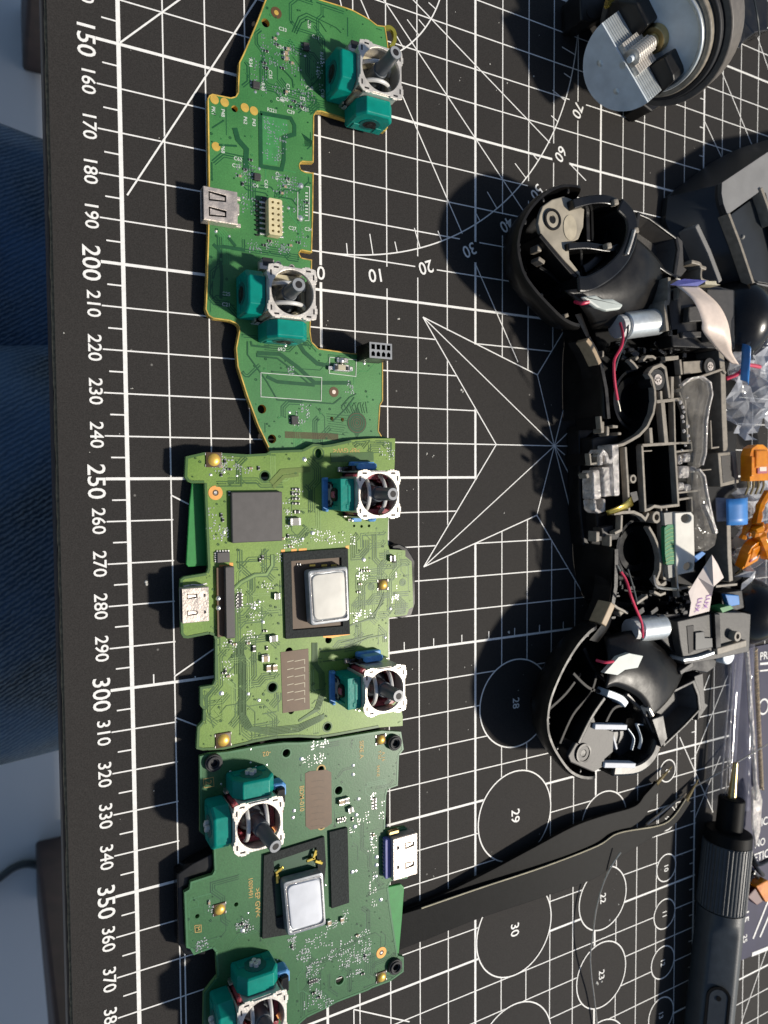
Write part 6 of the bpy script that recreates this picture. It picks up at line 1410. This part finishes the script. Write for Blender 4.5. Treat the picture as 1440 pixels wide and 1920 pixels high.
# tail of the housing with its screw ear
m = MB(); m.prism(A([(1325, 20), (1360, 0), (1440, -20), (1440, 58), (1415, 62), (1392, 80), (1380, 92), (1368, 90), (1322, 125), (1305, 140)], 8), .5, 8); m.prism(A([(1365, 45), (1392, 48), (1396, 72), (1385, 92), (1368, 90)], 9), 1, 9.5); m.build('screw_ear', 'blackplastic', vt, bevel=.5)
q = at(1382, 70, 9.6); m = MB(); m.ring((q.x, q.y), 1.1, 1.9, 9, 10, 20); m.build('ear_ring', 'greyplastic', vt)
m = MB(); m.tube(smooth_path([tuple(at(*q)) for q in ((1372, -6, 14), (1363, 20, 15), (1360, 50, 14), (1345, 90, 12), (1325, 112, 10))], 5), .35, 6); m.tube(smooth_path([tuple(at(*q)) for q in ((1330, 100, 10), (1338, 55, 13), (1350, 32, 14), (1382, 48, 12))], 5), .35, 6); m.tube(smooth_path([tuple(at(*q)) for q in ((1412, -10, 12), (1420, 30, 12), (1424, 66, 9))], 5), .3, 6); m.build('motor_leads', 'cablegrey', vt, smooth=True)

# ================================================================== grey case at the right
ct = thing('tool_case', 'dark grey plastic case with an open light grey rim, at the right picture edge', 'plastic case', tuple(at(1400, 420, 0)))
def cprism(pts, z0, z1, name, k, bevel=.5, holes=()): m = MB(); m.prism(A(pts, z1), z0, z1, holes=[A(h_, z1) for h_ in holes]); return m.build(name, k, ct, bevel=bevel)
low = A([(1250, 370), (1245, 420), (1300, 520), (1312, 545), (1500, 560), (1560, 300), (1440, 262), (1380, 280), (1335, 305)], 2); up = A([(1353, 343), (1352, 372), (1362, 400), (1384, 450), (1412, 532), (1540, 560), (1600, 250), (1450, 278)], 16)
def resamp(P, n=64):
    L_ = [0]
    for i in range(len(P)): L_.append(L_[-1]+(P[(i+1) % len(P)]-P[i]).length)
    out = []
    for k in range(n):
        s_ = L_[-1]*k/n; i = max(j for j in range(len(P)) if L_[j] <= s_); out.append(P[i].lerp(P[(i+1) % len(P)], (s_-L_[i])/(L_[i+1]-L_[i]+1e-9)))
    return out
lo_ = resamp(low); hi_ = resamp(up)
k0 = min(range(64), key=lambda k: sum((lo_[j]-hi_[(j+k) % 64]).length for j in range(0, 64, 4)))
area = lambda P: sum(P[i].x*P[(i+1) % len(P)].y-P[(i+1) % len(P)].x*P[i].y for i in range(len(P)))
hi_ = hi_[k0:]+hi_[:k0]
m = MB(); ce = sum(hi_, Vector((0, 0)))/64
rings = [[(p.x, p.y, .4) for p in lo_], [(p.x, p.y, 2.5) for p in lo_], [(q.x, q.y, 13.5) for q in hi_], [(q.x, q.y, 16) for q in hi_]]
m.loft(rings, True, False); m.build('case_body', 'liddark', ct, smooth=True, recalc=True)
m = MB(); n = 64
inner = [(1367, 400), (1427, 357), (1436, 362), (1480, 540), (1413, 530)]
m.prism(hi_, 14.6, 16.2, holes=[A(inner, 16.2)]); m.build('case_rim', 'lidgrey', ct, bevel=.2)
cprism([(1369, 403), (1426, 361), (1476, 538), (1415, 528)], 12, 13, 'case_inner_panel', 'liddark', .2)
m = MB(); m.rib(A([(1307, 421), (1330, 470), (1352, 528)], 11), 3, 11, 2.2); m.build('case_ridge', 'lidgrey', ct, bevel=.5)
m = MB(); m.rib(A([(1367, 400), (1388, 455), (1413, 530)], 17), 13, 17, 1.2); m.rib(A([(1428, 352), (1440, 385), (1450, 420)], 17), 13, 17, 1.4); m.build('rim_bead', 'ribplastic', ct, bevel=.2)
m = MB(); q = at(1393, 444, 13.2); m.dome((q.x, q.y, 13), .8, .8, 10, 3); m.build('rivet', 'capgrey', ct, smooth=True)
for ch_ in (): pass

# ================================================================== tweezers
tw = thing('tweezers', 'long black metal tweezers lying open with fine bent tips', 'tweezers', tuple(at(1000, 1650, 0)))
def arm(top, bot, zs, th, name):
    a = smooth_path([tuple(at(x, y, z)) for (x, y), z in zip(top, zs)], 6); b_ = smooth_path([tuple(at(x, y, z)) for (x, y), z in zip(bot, zs)], 6); n = len(a)
    vs = [tuple(p) for p in a]+[tuple(p) for p in b_]+[(p.x, p.y, p.z-th) for p in a]+[(p.x, p.y, p.z-th) for p in b_]; fs = []
    for i in range(n-1): fs += [(i, i+1, n+i+1, n+i), (2*n+i, 3*n+i, 3*n+i+1, 2*n+i+1), (i, 2*n+i, 2*n+i+1, i+1), (n+i, n+i+1, 3*n+i+1, 3*n+i)]
    fs += [(0, n, 3*n, 2*n), (n-1, 3*n-1, 4*n-1, 2*n-1)]
    m = MB(); m._a(vs, fs); return m.build(name, 'toolblack', tw, bevel=.15, recalc=True)
arm([(700, 1725), (800, 1690), (900, 1643), (1000, 1590), (1075, 1550), (1130, 1530), (1190, 1512), (1210, 1490), (1232, 1466)], [(700, 1760), (800, 1722), (900, 1688), (1000, 1640), (1075, 1600), (1150, 1570), (1203, 1538), (1222, 1508), (1240, 1476)], [1.6, 2.0, 3, 4, 4.5, 4.2, 3.6, 3.2, 3], 1.3, 'tweezer_arm')
arm([(700, 1730), (800, 1700), (900, 1665), (1020, 1625), (1120, 1586), (1160, 1562), (1235, 1548), (1262, 1532), (1286, 1498)], [(700, 1800), (800, 1762), (900, 1722), (1020, 1682), (1120, 1645), (1160, 1610), (1225, 1570), (1266, 1545), (1296, 1503)], [3.1, 3.5, 4.2, 5, 5.2, 5, 4.6, 4.2, 3.4], 1.3, 'tweezer_arm')
m = MB()
for p in (((1230, 1470, 2.6), (1260, 1437, 1.6)), ((1286, 1502, 3.0), (1310, 1461, 1.4))): m.cyl(at(*p[0]), at(*p[1]), .75, .15, 8)
SPLIT(m, 'tip', 'brass', tw, smooth=True)
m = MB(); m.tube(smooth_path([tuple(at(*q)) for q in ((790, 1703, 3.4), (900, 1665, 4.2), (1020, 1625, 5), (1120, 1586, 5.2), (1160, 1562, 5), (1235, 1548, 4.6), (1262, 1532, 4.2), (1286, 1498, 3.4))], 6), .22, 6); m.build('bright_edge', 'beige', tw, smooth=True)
# fine straight wire / loose strand
m = MB(); m.tube(smooth_path([tuple(at(*q)) for q in ((1164, 1598, 7.2), (1146, 1625, 6), (1130, 1660, 5), (1118, 1705, 5), (1112, 1750, 5), (1107, 1790, 4), (1109, 1830, 3), (1114, 1870, 2), (1120, 1925, 1.5), (1125, 1990, 1))], 6), .26, 8)
tag(m.build('thin_wire', 'silverwire', smooth=True), 'thin bent metal wire crossing the printed circles 22 and 23', 'wire')
m = MB()
for p, q, r in (((1298, 1478, 1.2), (1440, 1395, 9), .3), ((1212, 1546, 1), (1286, 1488, 1), .5)): m.cyl(at(*p), at(*q), r, r*.7, 8)
tag(m.build('stiff_wires', 'silverwire', smooth=True), 'two straight stiff silver wires lying by the tweezer tips', 'wire')

# ================================================================== screwdriver
sd_ = thing('screwdriver', 'dark grey pen screwdriver with a knurled collar and a thumb slide', 'screwdriver', tuple(at(1345, 1750, 0)))
s0 = at(1372, 1500, 9.0); s1 = at(1322, 1990, 9.0); dr = (s1-s0).normalized(); LL = (s1-s0).length
def on(px_): # point on the axis whose picture row is px_
    lo = -.5; hi = 1.6
    for _ in range(40):
        mi = (lo+hi)/2; p = s0+(s1-s0)*mi; q = RCAM @ (p-CPOS); yy = 960-FPX*q.y/-q.z
        if yy < px_: lo = mi
        else: hi = mi
    return s0+(s1-s0)*lo
m = MB(); m.cyl(on(1496), on(1563), 4.6, n=32); m.build('chuck', 'toolblack', sd_, smooth=True, bevel=.4)
m = MB(); m.cyl(on(1556), on(1578), 8.1, 8.3, 40); m.build('collar', 'toolblack', sd_, smooth=True, bevel=.4)
a = on(1578); b_ = on(1698); u_ = dr.orthogonal().normalized(); v_ = dr.cross(u_); n = 160; m = MB(); rings = []
for p, r, k in ((a, 8.2, 0), (a+dr*.5, 8.35, 1), (b_-dr*.5, 8.35, 1), (b_, 8.2, 0)):
    rings.append([tuple(p+(u_*math.cos(2*math.pi*i/n)+v_*math.sin(2*math.pi*i/n))*(r+(.16 if k and (i//2) % 2 else -.1 if k else 0))) for i in range(n)])
m.loft(rings, True, True); m.build('knurled_grip', 'toolgrey', sd_, recalc=True)
b0 = on(1700); b1 = on(2150); n = 48; rings = []
side = Vector((0, 0, 1)); side = (side - dr*side.dot(dr)).normalized(); lat = dr.cross(side); lean_ = (side*.8 - lat*.6 if (side*.8-lat*.6).x < 0 else side*.8 + lat*.6).normalized(); lt2 = dr.cross(lean_)
for t_, flat in ((0, 9), (.03, 9), (.05, 9), (.08, 6.6), (1, 6.6)):
    p = b0.lerp(b1, t_); rg_ = []
    for i in range(n):
        a_ = 2*math.pi*i/n; q = [8.2*math.cos(a_), 8.2*math.sin(a_)]; q[0] = min(q[0], flat if flat < 8.3 else 9); rg_.append(tuple(p+lean_*q[0]+lt2*q[1]))
    rings.append(rg_)
m = MB(); m.loft(rings, True, True); m.build('handle', 'toolgrey', sd_, smooth=True, recalc=True)
sc_ = on(1850)+lean_*6.62
def slot_ring(k, h_, off=0): 
    o = []
    for i in range(28):
        a_ = 2*math.pi*i/28; x = (4.2*k)*math.sin(a_); y = (4.2*k)*math.cos(a_); y += (26 if y < 0 else 0)*(-1); o.append(tuple(sc_+dr*(-y)+lt2*x+lean_*h_))
    return o
m = MB(); m.loft([slot_ring(1.0, .05), slot_ring(1.0, .5), slot_ring(.8, .5), slot_ring(.8, .02)], False, False); m.build('slide_rim', 'toolblack', sd_, recalc=True)
m = MB(); m.loft([slot_ring(.78, .05), slot_ring(.74, .35)], False, True); sb = m.build('thumb_slide', 'toolgrey', sd_, recalc=True)
m = MB(); m.cyl(sc_+lean_*.3, sc_+lean_*.5, .9, n=16); m.build('slide_dot', 'toolblack', sb)
m = MB(); m.cyl(on(1430), on(1500), .9, 1.6, 12); m.build('bit', 'brass', sd_, smooth=True)

# ================================================================== packaging
pk = thing('blister_pack', 'navy printed card with clear blister and white lettering, right of the screwdriver', 'packaging', tuple(at(1420, 1500, 0)))
m = MB(); m.prism(A([(1372, 1222), (1500, 1195), (1540, 1740), (1384, 1803), (1376, 1500)], .6), .05, .6); m.build('card', 'card', pk)
m = MB(); zt_ = .72
for st, x, y, s_, r in (('PREC', 1440, 1228, 4.4, 0), ('SMIC', 1425, 1543, 4.6, 0), ('NO', 1425, 1580, 4.2, 0), ('ETIC', 1428, 1604, 4.8, 0), ('15', 1398, 1718, 5.5, -H), ('25', 1397, 1760, 3.4, -H)): c = at(x, y, .7); m.text(st, c.x, c.y, zt_, s_, r)
for a_, b_, w_ in (((1425, 1245), (1480, 1240), .9), ((1425, 1258), (1480, 1252), .6), ((1410, 1790), (1480, 1762), 1.6), ((1412, 1760), (1440, 1690), .9), ((1425, 1757), (1445, 1710), .9), ((1384, 1800), (1378, 1820), .5)): m.rib(A([a_, b_], .7), .6, zt_+.02, w_)
m.ring(at(1432, 1325, .7).to_2d(), 2.6, 3.3, .6, zt_, 28); m.build('printed_lettering', 'print', pk, kind='stuff')
def tubeblister(x0, y0, x1, y1, r, name):
    a = at(x0, y0, r+.7); b_ = at(x1, y1, r+.7); m = MB(); n = 24; rings = []
    d = (b_-a).normalized(); la_ = Vector((-d.y, d.x, 0))
    for t_ in [i/16 for i in range(17)]:
        p = a.lerp(b_, t_); rings.append([tuple(Vector((p.x, p.y, .7))+la_*r*math.cos(math.pi*i/n)+Vector((0, 0, r*1.1*math.sin(math.pi*i/n)))) for i in range(n+1)])
    m.loft(rings, False, False, closed=False); return m.build(name, 'blister', pk, smooth=True)
tubeblister(1388, 1205, 1366, 1520, 6.0, 'blister'); tubeblister(1412, 1195, 1402, 1520, 3.2, 'blister')
m = MB(); m.tube([tuple(at(x, y, 5)) for x, y in ((1372, 1240), (1352, 1480))], .35, 6); m.tube([tuple(at(x, y, 6)) for x, y in ((1379, 1240), (1360, 1490))], .3, 6); m.tube([tuple(at(x, y, 6)) for x, y in ((1400, 1215), (1414, 1420), (1418, 1500))], .8, 8); m.build('blister_edge', 'clearbright', pk, smooth=True)
m = MB(); N_ = 60; a = at(1416, 1215, 3); b_ = at(1428, 1480, 3)
for s_ in (0, math.pi): m.tube([tuple(a.lerp(b_, i/(N_*3))+Vector((.55*math.cos(i*.9+s_), 0, .55*math.sin(i*.9+s_)))) for i in range(N_*3+1)], .42, 5)
tag(m.build('braided_cord', 'cord', smooth=True), 'pale braided cord lying along the edge of the blister pack', 'cord')
m = MB(); m.prism(A([(1412, 1480), (1422, 1470), (1430, 1500), (1426, 1560), (1418, 1590), (1412, 1540)], 5), 4, 5); tag(m.build('clear_blade', 'clearbright', bevel=.3), 'clear pointed plastic piece lying on the navy card', 'plastic piece')
m = MB()
for q3 in (((1408, 1600, 5), (1420, 1620, 6), (1440, 1612, 6)), ((1408, 1612, 3), (1422, 1632, 4), (1430, 1640, 3)), ((1405, 1650, 4), (1412, 1636, 5), (1420, 1645, 4))): m.tube(smooth_path([tuple(at(*q)) for q in q3], 5), .9, 8)
tag(m.build('black_rubber_bits', 'blackgloss', smooth=True), 'curled black rubber bits on the navy card beside the screwdriver collar', 'debris')
m = MB(); m.prism(A([(1418, 1662), (1440, 1650), (1450, 1690), (1436, 1692)], 6), 2, 6); tag(m.build('amber_chip', 'orange', bevel=.4), 'small amber plastic chip on the card by the knurled grip', 'plastic piece')
m = MB(); m.prism(A([(1402, 1682), (1418, 1664), (1432, 1690), (1420, 1698)], 5), 2, 5); M['maroon'] = mat('maroon plastic', (.10, .015, .015), .4); tag(m.build('maroon_chip', 'maroon', bevel=.4), 'small maroon plastic chip just below the amber one', 'plastic piece')
# ================================================================== under the table edge: legs of the sitter, table legs, cable
import bmesh
def leg_post(x0, y0, x1, y1):
    m = MB(); m.box(((x0+x1)/2, (y0+y1)/2, -372), (abs(x1-x0), abs(y1-y0), 694)); return m.build('table_leg', 'darkwood', table, bevel=4)
l1 = at(66, 1575, -720); l2 = at(112, 1555, -720); leg_post(l1.x, l1.y-70, l1.x+66, l1.y)
l1 = at(42, 135, -720); leg_post(l1.x, l1.y, l1.x+66, l1.y+70)
me = bpy.data.meshes.new('person'); b = bmesh.new(); sk = b.verts.layers.skin.verify()
def V(x, y, z, r, ry=None):
    v = b.verts.new((x*S, y*S, z*S)); v[sk].radius = (r*S, (ry or r)*S); return v
root = V(-430, -205, -235, 130); root[sk].use_root = True
def chain(pts):
    pv = root
    for q in pts: v = V(*q); b.edges.new((pv, v)); pv = v
chain([(-330, -275, -232, 118), (-180, -284, -232, 118), (-27, -284, -234, 114), (120, -276, -230, 98), (235, -265, -240, 70), (262, -265, -330, 62), (258, -266, -480, 58), (252, -268, -640, 46), (270, -268, -690, 34), (350, -268, -700, 30)])
chain([(-330, -160, -262, 98), (-180, -148, -270, 94), (-27, -143, -272, 88), (120, -150, -268, 78), (235, -155, -278, 66), (262, -155, -360, 60), (258, -156, -490, 56), (252, -158, -640, 46), (270, -158, -690, 34), (350, -158, -700, 30)])
v = V(-470, -205, -80, 135); b.edges.new((root, v)); v2 = V(-480, -205, 60, 130); b.edges.new((v, v2))
b.to_mesh(me); b.free(); me.materials.append(M['denim'])
person = bpy.data.objects.new('person', me); COL.objects.link(person)
person.modifiers.new('skin', 'SKIN'); md = person.modifiers.new('sub', 'SUBSURF'); md.levels = 2; md.render_levels = 3
tx = bpy.data.textures.new('folds', 'CLOUDS'); tx.noise_scale = .09
dm = person.modifiers.new('folds', 'DISPLACE'); dm.texture = tx; dm.strength = .028; dm.texture_coords = 'GLOBAL'
for p in me.polygons: p.use_smooth = True
person.modifiers['skin'].use_smooth_shade = True
tag(person, 'person in worn blue denim jeans sitting at the table, only the thighs visible', 'person')
pts = [at(x, y, -715) for x, y in ((-120, 1760), (-40, 1680), (0, 1646), (28, 1626), (55, 1620), (85, 1628), (112, 1648), (135, 1690), (150, 1760))]
m = MB(); m.tube(smooth_path([tuple(p) for p in pts], 8), 4.2, 10); tag(m.build('power_cable', 'cablegrey', smooth=True), 'black cable curving over the pale floor beside the table leg', 'cable')
for o in bpy.data.objects:
    if '_w' in o.keys(): del o['_w']
